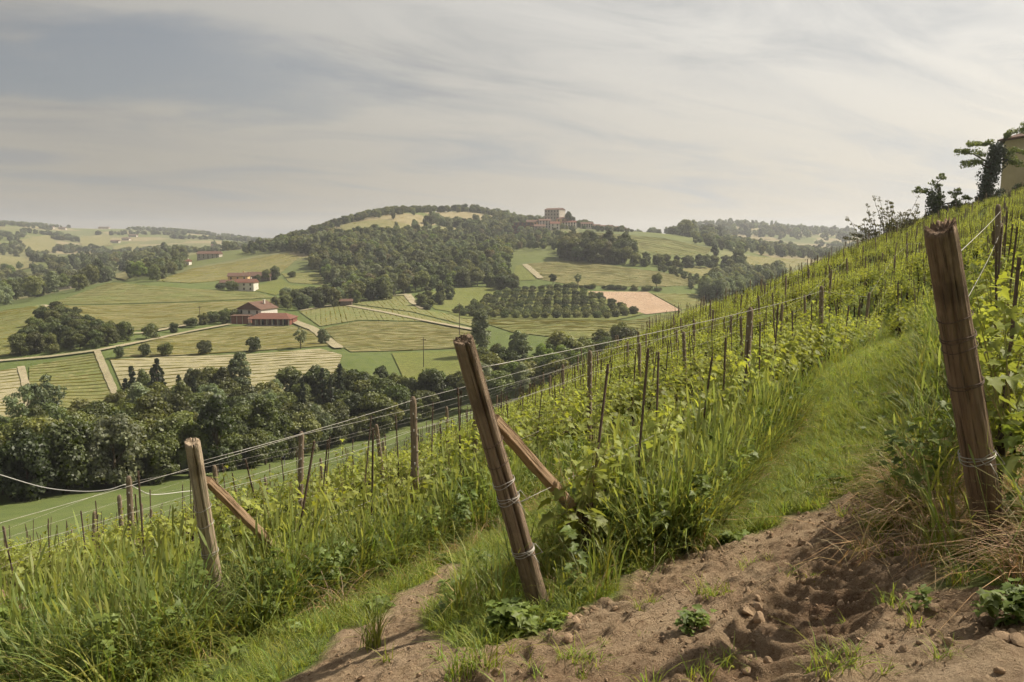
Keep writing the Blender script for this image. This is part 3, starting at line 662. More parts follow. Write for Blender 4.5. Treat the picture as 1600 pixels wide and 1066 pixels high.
def poisson(poly, dist, n_try, hole=None):
    P = np.array(poly); x0, y0 = P.min(0); x1, y1 = P.max(0); out = []; cell = {}
    q = np.stack([rng.uniform(x0, x1, n_try), rng.uniform(y0, y1, n_try)], 1); q = q[inside(poly, q[:, 0], q[:, 1])]
    d2 = dist * dist
    for x, y in q.tolist():
        kx, ky = int(x // dist), int(y // dist); ok = True
        for a in (-1, 0, 1):
            for b in (-1, 0, 1):
                for ox, oy in cell.get((kx + a, ky + b), ()):
                    if (x - ox) ** 2 + (y - oy) ** 2 < d2: ok = False
        if ok: cell.setdefault((kx, ky), []).append((x, y)); out.append((x, y))
    return np.array(out) if out else np.zeros((0, 2))
MASS = []       # (key, x, y, z, h, spread): trees of woods too far or too many to tell apart
def wood(pts, dist, hs, mix, where, group, single=True, px=True, n_try=12000, top=None, hit=hit_far, cap=None):
    poly = pix_poly(subdivide_px(pts, 3), hit) if px else pts
    q = poisson(poly, dist, n_try)
    for c in CLEAR:
        if len(q): q = q[~inside(c, q[:, 0], q[:, 1])]
    if cap is not None and len(q) > cap:      # the ones nearest to the eye stand as single trees
        o = np.argsort(q[:, 1]); solo = set(o[:cap].tolist())
    else: solo = set(range(len(q))) if single else set()
    for i, p in enumerate(q):
        key = rnd.choices([m[0] for m in mix], [m[1] for m in mix])[0]; h = rnd.uniform(*hs) * (.6 if key.startswith('bush') else 1.2 if key.startswith(('tall', 'cyp')) else 1.0); sp = rnd.uniform(.85, 1.2)
        z = zf(*p) - .2
        if i in solo: tree(key, (p[0], p[1], z), h, '%s tree %s' % (LOOK[key], where), group, spread=sp)
        else: MASS.append((key, p[0], p[1], z, h, sp))
# 1 the dark wood along the valley floor
VALLEY = [('skirt_0', 5), ('skirt_1', 5), ('round_2', 3), ('skirt_4', 3), ('round_3', 1.2), ('tall_5', 3), ('tall_6', .7), ('bush_8', 2), ('round_7', .7), ('skirt_14', .8), ('bush_9', .8)]
wood([(-160, 800), (0, 790), (190, 762), (330, 748), (460, 716), (560, 690), (640, 668), (700, 645), (722, 632), (700, 630), (640, 622), (560, 612), (450, 622), (300, 632), (205, 640), (184, 690), (100, 700), (0, 702), (-160, 705)], 3.7, (5.2, 10.5), VALLEY, 'in the dense wood on the valley floor', 'trees of the valley wood', cap=135)
for px, py, Y, h in [(192, 0, 196, 10), (202, 0, 198, 12), (235, 0, 202, 11), (243, 0, 203, 12.5), (249, 0, 204, 10.5), (276, 0, 200, 9.5), (300, 0, 202, 9), (446, 0, 205, 8), (470, 0, 204, 9), (502, 0, 206, 10.5), (530, 0, 207, 11), (515, 0, 204, 9)]:
    Y *= .9; x = (px - 800) / F_PX * Y * 1.008; tree('cypress_10', (x, Y, zf(x, Y)), h * 1.3, 'black green spire of a cypress rising above the valley wood', 'cypresses above the valley wood', spread=1.05, name='cypress_tree')
for px, Y, h in [(28, 168, 12), (62, 172, 14), (58, 176, 12)]:
    x = (px - 800) / F_PX * Y * 1.008; tree('wispy_11', (x, Y, zf(x, Y)), h, 'wispy pale tree sticking up in front of the pale dirt track', 'wispy trees before the track', name='tree')
# 2 the trees behind the split post
wood([(738, 640), (752, 590), (800, 578), (860, 572), (930, 556), (985, 546), (1000, 555), (960, 585), (900, 610), (820, 634)], 5.4, (7, 10.5), [('skirt_0', 3), ('round_2', 3), ('skirt_4', 2), ('round_3', 2), ('round_12', 3), ('tall_6', 1.5), ('skirt_14', 1), ('bush_8', 2)], 'in the clump behind the split post', 'trees behind the split post', cap=24)
# 3 gully of bushes at the left
wood([(32, 556), (56, 520), (70, 496), (82, 492), (150, 522), (212, 531), (150, 545), (90, 552)], 4.2, (5, 7.5), [('skirt_0', 4), ('skirt_1', 3), ('bush_8', 3), ('bush_9', 1.5), ('round_2', 2)], 'in the bushy gully between two vineyards', 'trees of the bushy gully', cap=16)
# 4 hazel orchard in rows
oa, ob = hit_far(760, 494)[:2], hit_far(960, 497)[:2]; od = (ob - oa) / np.linalg.norm(ob - oa); on = np.array([-od[1], od[0]])
opoly = pix_poly(subdivide_px([(706, 491), (740, 476), (784, 462), (800, 453), (905, 454), (1002, 492), (958, 500), (722, 498)], 3), hit_far)
oz = [(oa + od * (i * 4.6 + rnd.uniform(-.5, .5)) + on * (j * 9.0 + rnd.uniform(-.3, .3))) for i in range(-25, 40) for j in range(-6, 18)]
oz = sorted([p for p in oz if inside(opoly, p[0:1], p[1:2])[0]], key=lambda p: p[1])
for i, p in enumerate(oz):
    h = rnd.uniform(3.4, 4.4); key = rnd.choice(['bush_8', 'bush_8', 'bush_8', 'bush_9'])
    if i < 60: tree(key, (p[0], p[1], zf(*p)), h, 'round dark hazel bush in a planted orchard row', 'hazel bushes of the orchard', 'bush', name='hazel_bush')
    else: MASS.append((key, p[0], p[1], zf(*p), h, 1.0))
# 5 woods on the hill, hedges and far trees
HILL = [('skirt_0', 3), ('skirt_1', 3), ('round_2', 3), ('round_3', 3), ('skirt_4', 4), ('tall_5', 1.5), ('tall_6', 1), ('round_7', 1.5), ('skirt_14', 2), ('round_12', 1.5), ('round_13', .6)]
wood([(440, 392), (480, 384), (520, 372), (600, 367), (660, 372), (720, 378), (800, 392), (790, 420), (792, 447), (700, 452), (640, 458), (604, 470), (560, 472), (530, 462), (512, 448), (505, 430), (480, 415), (490, 400)], 6.6, (6.5, 12), HILL, 'in the forest covering the hillside', 'trees of the hillside forest', n_try=26000, cap=46)
wood([(440, 384), (500, 366), (560, 345), (640, 334), (700, 338), (690, 345), (640, 342), (560, 350), (524, 352), (528, 364), (460, 386)], 8.0, (6, 9.5), HILL, '', '', single=False, n_try=5000)
wood([(640, 352), (690, 362), (760, 366), (800, 374), (800, 392), (720, 378), (650, 366)], 9.0, (6, 9), HILL, '', '', single=False)
wood([(380, 396), (440, 382), (470, 386), (440, 394), (400, 398)], 8.0, (7, 10), HILL, '', '', single=False)
wood([(740, 345), (800, 350), (830, 372), (800, 374), (750, 362)], 10, (8, 11), HILL, '', '', single=False)
wood([(800, 376), (860, 370), (920, 372), (880, 392), (800, 392)], 8, (5, 9), HILL, '', '', single=False)
wood([(876, 408), (890, 392), (985, 402), (980, 414), (930, 412)], 7, (11, 17), [('round_2', 4), ('tall_5', 2), ('skirt_0', 3), ('round_13', 2)], 'in the tall hedge below the village', 'trees of the tall village hedge', cap=10)
wood([(985, 410), (1080, 414), (1165, 416), (1165, 420), (1080, 420), (985, 416)], 6, (6, 9.5), [('skirt_0', 4), ('round_2', 2), ('bush_8', 2)], 'in the long hedge across the vineyards', 'trees of the long vineyard hedge', cap=10)
wood([(1030, 418), (1060, 425), (1094, 440), (1088, 444), (1050, 430), (1030, 424)], 4, (3, 5), [('bush_8', 3), ('skirt_0', 2)], 'in the low hedge running downhill', 'bushes of the downhill hedge', cap=8)
wood([(1096, 470), (1110, 446), (1160, 436), (1215, 432), (1230, 440), (1160, 462), (1120, 474)], 8, (10, 14), [('skirt_14', 3), ('skirt_4', 3), ('round_7', 3), ('round_2', 1)], 'in the grey green clump against the slope skyline', 'trees at the slope skyline', cap=10)
wood([(655, 482), (664, 463), (700, 462), (706, 468), (668, 486)], 5.5, (5, 7.5), [('bush_8', 3), ('skirt_0', 3)], 'beside the short bend of track', 'bushes at the track bend', cap=7)
wood([(775, 454), (785, 440), (812, 448), (806, 458)], 5, (7, 10), [('skirt_0', 3), ('round_2', 2), ('skirt_14', 1)], 'at the top corner of the orchard', 'trees at the orchard corner', cap=5)
wood([(425, 482), (450, 470), (500, 474), (540, 468), (560, 474), (480, 486)], 7, (6, 10), [('skirt_4', 2), ('skirt_0', 3), ('skirt_14', 2)], 'behind the red roofed farm', 'trees behind the farm', cap=10)
wood([(1085, 378), (1180, 388), (1330, 400), (1330, 412), (1240, 404), (1150, 396), (1090, 384)], 12, (8, 12), HILL, '', '', single=False, n_try=4000)
wood([(1060, 362), (1090, 350), (1150, 346), (1210, 358), (1330, 362), (1340, 380), (1200, 376), (1060, 372)], 24, (14, 20), HILL, '', '', single=False, n_try=9000)
wood([(-100, 470), (-100, 420), (100, 412), (210, 405), (285, 398), (290, 410), (240, 430), (170, 440), (90, 466), (0, 480)], 15, (8, 14), HILL, '', '', single=False, n_try=14000)
wood([(200, 440), (230, 420), (290, 412), (280, 428), (250, 440)], 9, (8, 12), HILL, '', '', single=False)
wood([(0, 392), (40, 380), (80, 395), (60, 412), (10, 410)], 16, (9, 13), HILL, '', '', single=False, n_try=4000)
wood([(330, 386), (400, 380), (430, 378), (400, 392), (340, 394)], 14, (8, 12), HILL, '', '', single=False, n_try=4000)
for i in range(150):                                         # copses and hedges over the far hills
    y = math.exp(rnd.uniform(math.log(900), math.log(3000))); x = rnd.uniform(-.8, .6) * y; an = rnd.uniform(-.5, .5); L = rnd.uniform(15, 90) * y / 1500; w_ = rnd.choice([6, 8, 30]) * y / 1500
    for j in range(int(8 + L * (.35 if w_ < 12 else .8))):
        a_, b_ = rnd.uniform(-L, L), rnd.gauss(0, w_); x2, y2 = x + a_ * math.cos(an) - b_ * math.sin(an), y + a_ * math.sin(an) + b_ * math.cos(an)
        MASS.append((rnd.choice(['skirt_0', 'skirt_1', 'skirt_4', 'skirt_14', 'round_7']), x2, y2, zf(x2, y2) - .5, rnd.uniform(6, 12), 1.25))
for i in range(420):                                         # the wooded crest against the sky
    px = rnd.uniform(430, 800); d = ray(px, 350); yc = np.linspace(600, 1350, 150); y = float(yc[int(np.argmax(h_far(d[0] * yc, yc) / yc))]) + rnd.uniform(-45, 40); x = d[0] * y
    if 690 < px < 745 and rnd.random() < .7: continue
    MASS.append((rnd.choice(['skirt_0', 'skirt_1', 'round_2', 'skirt_4', 'round_3']), x, y, zf(x, y) - .3, rnd.uniform(5.5, 9.5), 1.15))
# single trees and bushes across the valley
def lone(key, px, py, h, label, group=None, cat='tree', spread=1.0, name='tree'):
    p = hit_far(px, py); tree(key, (p[0], p[1], p[2] - .1), h, label, group, cat, spread, name)
lone('bush_8', 187, 560, 4.3, 'small dark round tree first along the lane towards the farm', 'round trees on the vineyard bank', 'tree', .65)
lone('bush_8', 227, 557, 4.6, 'small dark round tree second along the vineyard bank', 'round trees on the vineyard bank', 'tree', .75)
lone('bush_8', 260, 557, 5.0, 'small dark round tree third along the vineyard bank', 'round trees on the vineyard bank', 'tree', .85)
lone('bush_8', 320, 555, 5.4, 'small dark round tree fourth along the vineyard bank', 'round trees on the vineyard bank', 'tree', .8)
lone('bush_8', 397, 550, 5.6, 'small dark round tree nearest the bare tree on the bank', 'round trees on the vineyard bank', 'tree', .8)
lone('wispy_11', 470, 545, 7.5, 'thin half bare tree beside the track below the farm')
lone('skirt_14', 506, 538, 5.5, 'grey bush where the farm track meets the bank', None, 'bush', 1.0, 'bush')
lone('bush_9', 236, 530, 6, 'olive round bush at the bend of the gravel lane', None, 'bush', 1.0, 'bush')
for i, (px, py, h) in enumerate([(300, 512, 4.5), (318, 508, 5), (334, 504, 5.5), (352, 506, 6.5), (364, 502, 6), (272, 520, 4)]):
    lone('skirt_0' if i % 2 else 'bush_8', px, py, h, 'low dark bush on the lane leading up to the farm', 'bushes along the farm lane', 'bush', 1.1, 'bush')
lone('round_2', 416, 440, 8, 'round tree beside the dark roofed barn', None); lone('skirt_0', 430, 437, 9, 'dense green tree at the end of the barn', None)
lone('bush_8', 457, 434, 5, 'lone round bush in the vineyard below the forest', None, 'bush', 1, 'bush'); lone('round_2', 402, 445, 6.5, 'small round tree between the barn and the white farmhouse')
lone('bush_8', 363, 455, 7, 'dark tall bush at the corner of the white farmhouse', None, 'bush', 1, 'bush'); lone('bush_8', 345, 453, 4.5, 'low dark bush before the yellow farmhouse', None, 'bush', 1.3, 'bush')
lone('round_2', 864, 445, 6.5, 'lone dark tree standing at the orchard top edge'); lone('wispy_11', 903, 447, 7.5, 'lone pale tree at the edge of the striped tan vineyard')
lone('round_2', 1026, 452, 9.5, 'lone tree beside the ploughed brown field', None, 'tree', .9); lone('skirt_14', 1080, 452, 6, 'pale tree at the hedge end above the ploughed field')
lone('tall_6', 752, 556, 14, 'tall grey green tree just behind the split post'); lone('tall_5', 1116, 410, 14, 'tall narrow poplar in the long vineyard hedge'); lone('skirt_0', 1152, 415, 13, 'broad dark tree ending the long vineyard hedge')
for i in range(60):
    a = rnd.random(); px = 870 + a * 160; py = 449 + a * 6 + rnd.uniform(-.8, .8); p = hit_far(px, py); MASS2 = None
    if i < 24: tree('bush_8' if i % 3 else 'bush_9', (p[0], p[1], p[2]), rnd.uniform(1.8, 3.4), 'low scrub bush on the bank above the ploughed field', 'scrub along the ploughed field', 'bush', 1.4, 'bush')

# ================================================================== BUILDINGS
ROOF_RED = plain_mat('roof_tiles_red', (.185, .085, .058), (.12, .06, .044), 2, .9, .15, .3)
ROOF_BROWN = plain_mat('roof_tiles_brown', (.15, .088, .062), (.105, .064, .048), 2, .9, .15, .3)
WALL_WHITE = plain_mat('wall_white', (.62, .57, .50), (.54, .49, .42), .8, .9, .15)
WALL_YELLOW = plain_mat('wall_yellow', (.62, .43, .22), (.55, .38, .19), .8, .9, .15)
WALL_GREY = plain_mat('wall_grey', (.42, .37, .31), (.34, .30, .25), .8, .9, .15)
WALL_BRICK = plain_mat('wall_brick', (.20, .082, .056), (.15, .062, .044), 3, .9, .15)
WALL_DARK = plain_mat('wall_dark', (.16, .12, .10), (.11, .085, .07), 1, .9, .15)
GLASS = plain_mat('window_dark', (.03, .03, .035), (.05, .045, .04), 2, .25, .5)
FRAME_W = plain_mat('window_frame', (.45, .38, .3), (.38, .3, .24), 2, .8, .2)
STONE = plain_mat('stone', (.42, .38, .31), (.34, .3, .25), 1.2, .95, .1)
def gable_pts(w, d, h, rh, ov, axis):
    """roof solid: ridge along x ('x') or y ('y')"""
    W, D = w / 2 + ov, d / 2 + ov; t = .22
    if axis == 'x': top = [(-W, -D, h), (W, -D, h), (W, D, h), (-W, D, h), (-W, 0, h + rh), (W, 0, h + rh)]; f = [[0, 1, 5, 4], [2, 3, 4, 5], [3, 0, 4], [1, 2, 5]]
    else: top = [(-W, -D, h), (W, -D, h), (W, D, h), (-W, D, h), (0, -D, h + rh), (0, D, h + rh)]; f = [[1, 2, 5, 4], [3, 0, 4, 5], [0, 1, 4], [2, 3, 5]]
    return top, f
def roof(mb, w, d, h, rh, ov, axis, hip=0.0):
    W, D, t = w / 2 + ov, d / 2 + ov, .2
    if axis == 'x': r = [(-W + hip, 0, h + rh), (W - hip, 0, h + rh)]; faces = [[0, 1, 5, 4], [2, 3, 4, 5], [3, 0, 4], [1, 2, 5]]
    else: r = [(0, -D + hip, h + rh), (0, D - hip, h + rh)]; faces = [[1, 2, 5, 4], [3, 0, 4, 5], [0, 1, 4], [2, 3, 5]]
    base = [(-W, -D, h), (W, -D, h), (W, D, h), (-W, D, h)]
    lo = [(x, y, z - t) for x, y, z in base]
    mb.poly(base + r + lo, faces + [[0, 6, 7, 1], [1, 7, 8, 2], [2, 8, 9, 3], [3, 9, 6, 0], [9, 8, 7, 6]])
def house(p, w, d, h, rh, wall, roofm, label, rz=0.0, axis='x', win=(3, 2), side=(2, 2), hip=0.0, chimney=True, door=True, name='house', cat='house', group=None, ov=.45, wsize=(.9, 1.2)):
    r = empty(name, p, rz); tag(r, label, cat, group); m = MB(); m.box((0, 0, h / 2 - 1.0), (w, d, h + 2.0))
    if hip == 0:       # gable triangles
        if axis == 'x':
            for s in (-1, 1): m.poly([(s * w / 2, -d / 2, h), (s * w / 2, d / 2, h), (s * w / 2, 0, h + rh * .93)], [[0, 1, 2] if s > 0 else [1, 0, 2]])
        else:
            for s in (-1, 1): m.poly([(-w / 2, s * d / 2, h), (w / 2, s * d / 2, h), (0, s * d / 2, h + rh * .93)], [[0, 1, 2] if s < 0 else [1, 0, 2]])
    m.build('wall', wall, r)
    m = MB(); roof(m, w, d, h + .02, rh, ov, axis, hip); ro = m.build('roof', roofm, r)
    if chimney: MB().box((w * .22, d * .1, h + rh * .95), (.7, .7, 1.6)).box((w * .22, d * .1, h + rh * .95 + .85), (.95, .95, .14)).build('chimney', wall, ro)
    fl = h / max(1, win[1])
    def window(c, rot):
        ww, wh = wsize; M = Matrix.Rotation(rot, 3, 'Z')
        q = MB().box(Vector(c) + M @ Vector((0, -.01, 0)), (ww, .06, wh), M).build('window', GLASS, r)
        f = MB()
        for dx, dz, sx, sz in ((0, wh / 2 + .06, ww + .24, .12), (-ww / 2 - .06, 0, .12, wh), (ww / 2 + .06, 0, .12, wh)): f.box(Vector(c) + M @ Vector((dx, -.03, dz)), (sx, .1, sz), M)
        f.build('frame', FRAME_W, q)
        MB().box(Vector(c) + M @ Vector((0, -.08, -wh / 2 - .06)), (ww + .35, .22, .12), M).build('sill', STONE, q)
    nx, nz = win
    for k in range(nz):
        for i in range(nx):
            if door and k == 0 and i == nx // 2: continue
            window(((i + .5) / nx * w - w / 2, -d / 2, fl * (k + .55)), 0)
        for i in range(side[0]): window((-w / 2, d / 2 - (i + .5) / side[0] * d, fl * (k + .55)), -math.pi / 2)
    if door and nx: MB().box(((nx // 2 + .5) / nx * w - w / 2, -d / 2 - .01, 1.05), (1.1, .08, 2.1)).build('door', WALL_DARK, r)
    return r
def on(px, py): return hit_far(px, py)
def at_far(px, Y):
    x = (px - 800) / F_PX * Y * 1.005; return Vector((x, Y, zf(x, Y)))
# the farm with its long low brick wing
p = on(400, 503); house((p[0] - 1, p[1] + 6, p[2]), 12.5, 11, 5.4, 3.0, WALL_WHITE, ROOF_BROWN, 'white gabled farmhouse with brown roof behind the brick wing', -.38, 'y', (3, 2), (3, 1), name='farmhouse', wsize=(.9, 1.3))
def brick_wing():
    q = on(428, 507); r = empty('farm_wing', (q[0], q[1] - 1, q[2]), -.03); r.scale = (.86, .86, .86); tag(r, 'long low brick farm wing with red hipped roof and open porch', 'building')
    m = MB(); m.box((0, 2.5, 1.2), (20, 7, 4.4)); m.build('wall', WALL_BRICK, r)
    m = MB(); roof(m, 20, 13, 3.42, 2.3, .4, 'x', 4.0); m.build('roof', ROOF_RED, r)
    for i in range(8): MB().box((-9.3 + i * 2.66, -5.6, 1.4), (.42, .42, 4.0)).build('porch_pillar', STONE, r)
    for i in range(6): MB().box((-7.6 + i * 2.66, -1.04, 1.35), (1.3, .1, 2.5)).build('door', GLASS if i % 2 else FRAME_W, r)
    MB().box((9.3, -3.2, 1.4), (.9, 4.6, 4.0)).build('end_wall', WALL_BRICK, r)
    MB().box((0, -3.6, -.2), (22, 6.4, .5)).build('terrace', STONE, r)
brick_wing()
def shed_range():
    q = on(378, 505); r = empty('shed', (q[0], q[1], q[2]), .0); tag(r, 'dark red glazed shed at the end of the farm', 'shed')
    MB().box((0, 0, 1.2), (7.5, 5, 4.0)).build('wall', WALL_BRICK, r)
    for i in range(4): MB().box((-3.7 + i * 2.45, -2.56, 1.2), (.22, .12, 4.0)).build('post', STONE, r)
    MB().box((0, 0, 3.3), (8.2, 5.6, .22)).build('roof', ROOF_BROWN, r)
shed_range()
p = on(382, 455); house((p[0], p[1] + 4, p[2]), 11.5, 8, 5.0, 2.0, WALL_WHITE, ROOF_RED, 'white farmhouse with two rows of small windows and red roof', -.05, 'x', (3, 2), (2, 2), door=False)
p = on(362, 449); house((p[0], p[1] + 14, p[2] + .5), 12, 8, 5.8, 2.0, WALL_YELLOW, ROOF_BROWN, 'yellow farmhouse beside the white farmhouse', .1, 'x', (3, 2), (1, 2))
p = on(349, 451); house((p[0], p[1] + 10, p[2]), 9, 7, 3.2, 1.6, WALL_GREY, ROOF_BROWN, 'low grey outbuilding beside the yellow farmhouse', 0, 'x', (2, 1), (1, 1), chimney=False)
p = on(400, 441); house((p[0], p[1] + 8, p[2]), 15, 9, 3.6, 2.6, WALL_DARK, ROOF_BROWN, 'dark barn with a broad brown roof above the white farmhouse', .05, 'x', (3, 1), (1, 1), chimney=False, name='barn', cat='barn')
p = on(328, 404); house((p[0], p[1], p[2]), 20, 9, 4.2, 2.4, WALL_GREY, ROOF_BROWN, 'long grey country house on the upper vineyard ridge', 0, 'x', (5, 2), (1, 1))
p = on(291, 415); house((p[0], p[1], p[2]), 7, 6, 3.5, 1.6, WALL_WHITE, ROOF_RED, 'tiny white cottage at the foot of the upper vineyard', 0, 'x', (2, 1), (1, 1))
# the village on the ridge
V_ = [  # px, depth, w, d, h, rh, wall, roof, rz, axis, label
    (866, 905, 18, 16, 11, 2.0, WALL_GREY, ROOF_BROWN, -.5, 'x', 'tall castle like block crowning the village', (5, 3), 7.5),
    (833, 885, 15, 10, 7, 2.2, WALL_YELLOW, ROOF_BROWN, 0, 'x', 'ochre village house with a chimney below the castle', (4, 2), 2.5),
    (850, 882, 13, 10, 8, 2.0, WALL_WHITE, ROOF_BROWN, .1, 'x', 'pale village house right under the castle', (4, 3), 1.5),
    (866, 874, 10, 9, 6, 2.4, WALL_WHITE, ROOF_RED, 0, 'x', 'small pale house below the pale village house', (2, 2), 0),
    (842, 868, 12, 9, 6, 2.2, WALL_GREY, ROOF_BROWN, .1, 'x', 'grey house below the ochre village house', (3, 2), 0),
    (888, 888, 15, 9, 5, 2.0, WALL_WHITE, ROOF_RED, -.1, 'x', 'long pale house with red roof beside the castle trees', (5, 2), 1.5),
    (878, 896, 14, 9, 6.5, 2.4, WALL_YELLOW, ROOF_BROWN, 0, 'x', 'ochre house tucked under the castle wall', (3, 2), 2.5),
    (915, 905, 13, 8, 4.2, 1.8, WALL_GREY, ROOF_BROWN, 0, 'x', 'first grey house of the ridge street', (5, 2), 1.5),
    (929, 906, 9, 8, 3.8, 1.6, WALL_WHITE, ROOF_BROWN, .1, 'x', 'second house of the ridge street with brown roof', (3, 2), 0.5),
    (945, 903, 13, 8, 4.4, 1.2, WALL_WHITE, ROOF_BROWN, 0, 'x', 'pale flat fronted house on the ridge street', (4, 2), 0),
    (959, 905, 8, 7, 3.4, 1.4, WALL_YELLOW, ROOF_RED, 0, 'x', 'small reddish house at the end of the ridge street', (2, 1), 0),
    (972, 908, 5, 6, 2.8, 1.2, WALL_WHITE, ROOF_BROWN, 0, 'x', 'last tiny white house on the village ridge', (2, 1), 0)]
for px, Y, w, d, h, rh, wm, rm, rz, ax, lb, wn_, up in V_:
    q = at_far(px, Y); house((q.x, q.y, q.z + up), w, d, h, rh, wm, rm, lb, rz, ax, wn_, (2, wn_[1]), group='houses of the hilltop village', chimney=w > 12, door=False, wsize=(1.3, 1.9))
    if up > 0: tag(MB().box((q.x, q.y, q.z + up / 2 - 1.2), (w * 1.1, d * 1.1, up + 2)).build("terrace_wall", STONE), "stone terrace under the " + lb, "terrace wall")
def terraces():
    q = at_far(815, 862); r = empty('terraced_building', (q.x, q.y, q.z + 1)); tag(r, 'stepped red brick building under construction at the village edge', 'building')
    for k in range(4):
        MB().box((-1.5 + k * .9, k * 3.0, 1.2 + k * 3.4 - 1.0), (26 - k * 2.4, 9, 2.6)).build('storey', WALL_BRICK, r)
        MB().box((-1.5 + k * .9, k * 3.0 - .6, 2.75 + k * 3.4 - 1.0), (27.5 - k * 2.4, 10.5, .5)).build('floor_slab', ROOF_BROWN, r)
        for i in range(5): MB().box((-10.5 + k * 1.6 + i * 4.4, k * 3.0 - 4.55, 1.2 + k * 3.4 - 1.0), (2.4, .14, 1.7)).build('window', GLASS, r)
terraces()
for i in range(46):          # gardens and trees between the houses
    px = rnd.uniform(795, 985); Y = rnd.uniform(848, 872) if rnd.random() < .6 else rnd.uniform(893, 915); q = at_far(px, Y); MASS.append((rnd.choice(['skirt_0', 'bush_8', 'round_2', 'skirt_4']), q.x, q.y, q.z - .2, rnd.uniform(3.5, 7.5), 1.1))
for px, Y, h, k in [(884, 893, 13, 'tall_5'), (888, 890, 15, 'tall_5'), (893, 892, 10, 'round_2')]:
    q = at_far(px, Y); tree(k, (q.x, q.y, q.z + 3.5), h, 'dark conifer beside the castle block', 'conifers beside the castle')
for px, Y, w, lb in [(88, 2050, 22, 'first distant farm on the far ridge'), (108, 2080, 18, 'second distant farm on the far ridge'), (172, 2350, 30, 'long distant farm near the far hilltop'), (216, 1850, 18, 'distant farm among trees below the far hilltop'), (205, 1700, 15, 'small distant farm under the far hilltop'), (188, 1600, 16, 'distant red roofed farm on the far slope'), (296, 1350, 24, 'distant pale barns in the far valley'), (342, 1450, 14, 'distant small pale house in the far valley'), (105, 640, 13, 'white house at the wood edge below the far fields')]:
    q = at_far(px, Y); house((q.x, q.y, q.z), w, 9, 4, 2, WALL_GREY, ROOF_BROWN, lb, 0, 'x', (4, 1), (1, 1), chimney=False, door=False, group='distant farms')
# little things by the upper lane
def van():
    q = on(594, 467); r = empty('van', (q[0], q[1], q[2] + .55), .25); tag(r, 'small blue green van parked on the upper lane', 'van')
    BL = plain_mat('van_paint', (.05, .14, .17), (.045, .12, .15), 1, .35, .5); TY = plain_mat('tyre', (.02, .02, .02), None, 3, .9)
    MB().poly([(-2.4, -.95, .35), (2.4, -.95, .35), (2.4, .95, .35), (-2.4, .95, .35), (-2.4, -.95, 1.1), (2.4, -.95, 1.15), (2.4, .95, 1.15), (-2.4, .95, 1.1), (-2.3, -.85, 2.15), (1.3, -.85, 2.2), (1.3, .85, 2.2), (-2.3, .85, 2.15)],
              [[0, 3, 2, 1], [0, 1, 5, 4], [1, 2, 6, 5], [2, 3, 7, 6], [3, 0, 4, 7], [4, 5, 9, 8], [5, 6, 10, 9], [6, 7, 11, 10], [7, 4, 8, 11], [8, 9, 10, 11]]).build('body', BL, r)
    MB().box((.75, -.93, 1.65), (1.1, .06, .55)).build('window', GLASS, r)
    for x in (-1.5, 1.5):
        for y in (-.9, .9): MB().tube([(x, y - .1, .34), (x, y + .1, .34)], .34, 12).build('wheel', TY, r)
van()
p = on(541, 478); house((p[0], p[1], p[2] + .2), 5.5, 4, 2.2, 1.0, WALL_DARK, ROOF_BROWN, 'tiny dark tool shed at the corner of the upper vineyard', .1, 'x', (1, 1), (1, 1), chimney=False, name='tool_shed', cat='shed')
def pole(px, py, h, lb, d=.14):
    q = on(px, py); r = empty('utility_pole', (q[0], q[1], q[2])); tag(r, lb, 'utility pole')
    MB().tube([(0, 0, -.5), (0, 0, h)], [d, d * .7], 6).build('shaft', BARK, r); MB().box((0, 0, h - .7), (1.6, .12, .14)).build('crossarm', BARK, r)
pole(718, 525, 12, 'thin utility pole in the vineyard beside the split post'); pole(313, 508, 8, 'thin utility pole beside the farm lane'); pole(662, 575, 9, 'thin pole in the bright meadow')

_mx = np.array([m[1:3] for m in MASS]); _bad = np.zeros(len(MASS), bool)
for c in CLEAR: _bad |= inside(c, _mx[:, 0], _mx[:, 1])
MASS = [m for m, b_ in zip(MASS, _bad) if not b_]
keys = sorted({m[0] for m in MASS}); M_ = np.array([m[1:] for m in MASS])
tag(scatter('far_woods', [TREE[k][0] for k in keys], M_[:, :3], np.column_stack([np.zeros((len(M_), 2)), rng.uniform(0, 6.28, len(M_))]), np.column_stack([M_[:, 3] * M_[:, 4], M_[:, 3] * M_[:, 4], M_[:, 3]]), [keys.index(m[0]) for m in MASS]), 'woods and copses covering the far hills', 'woods', kind='stuff')

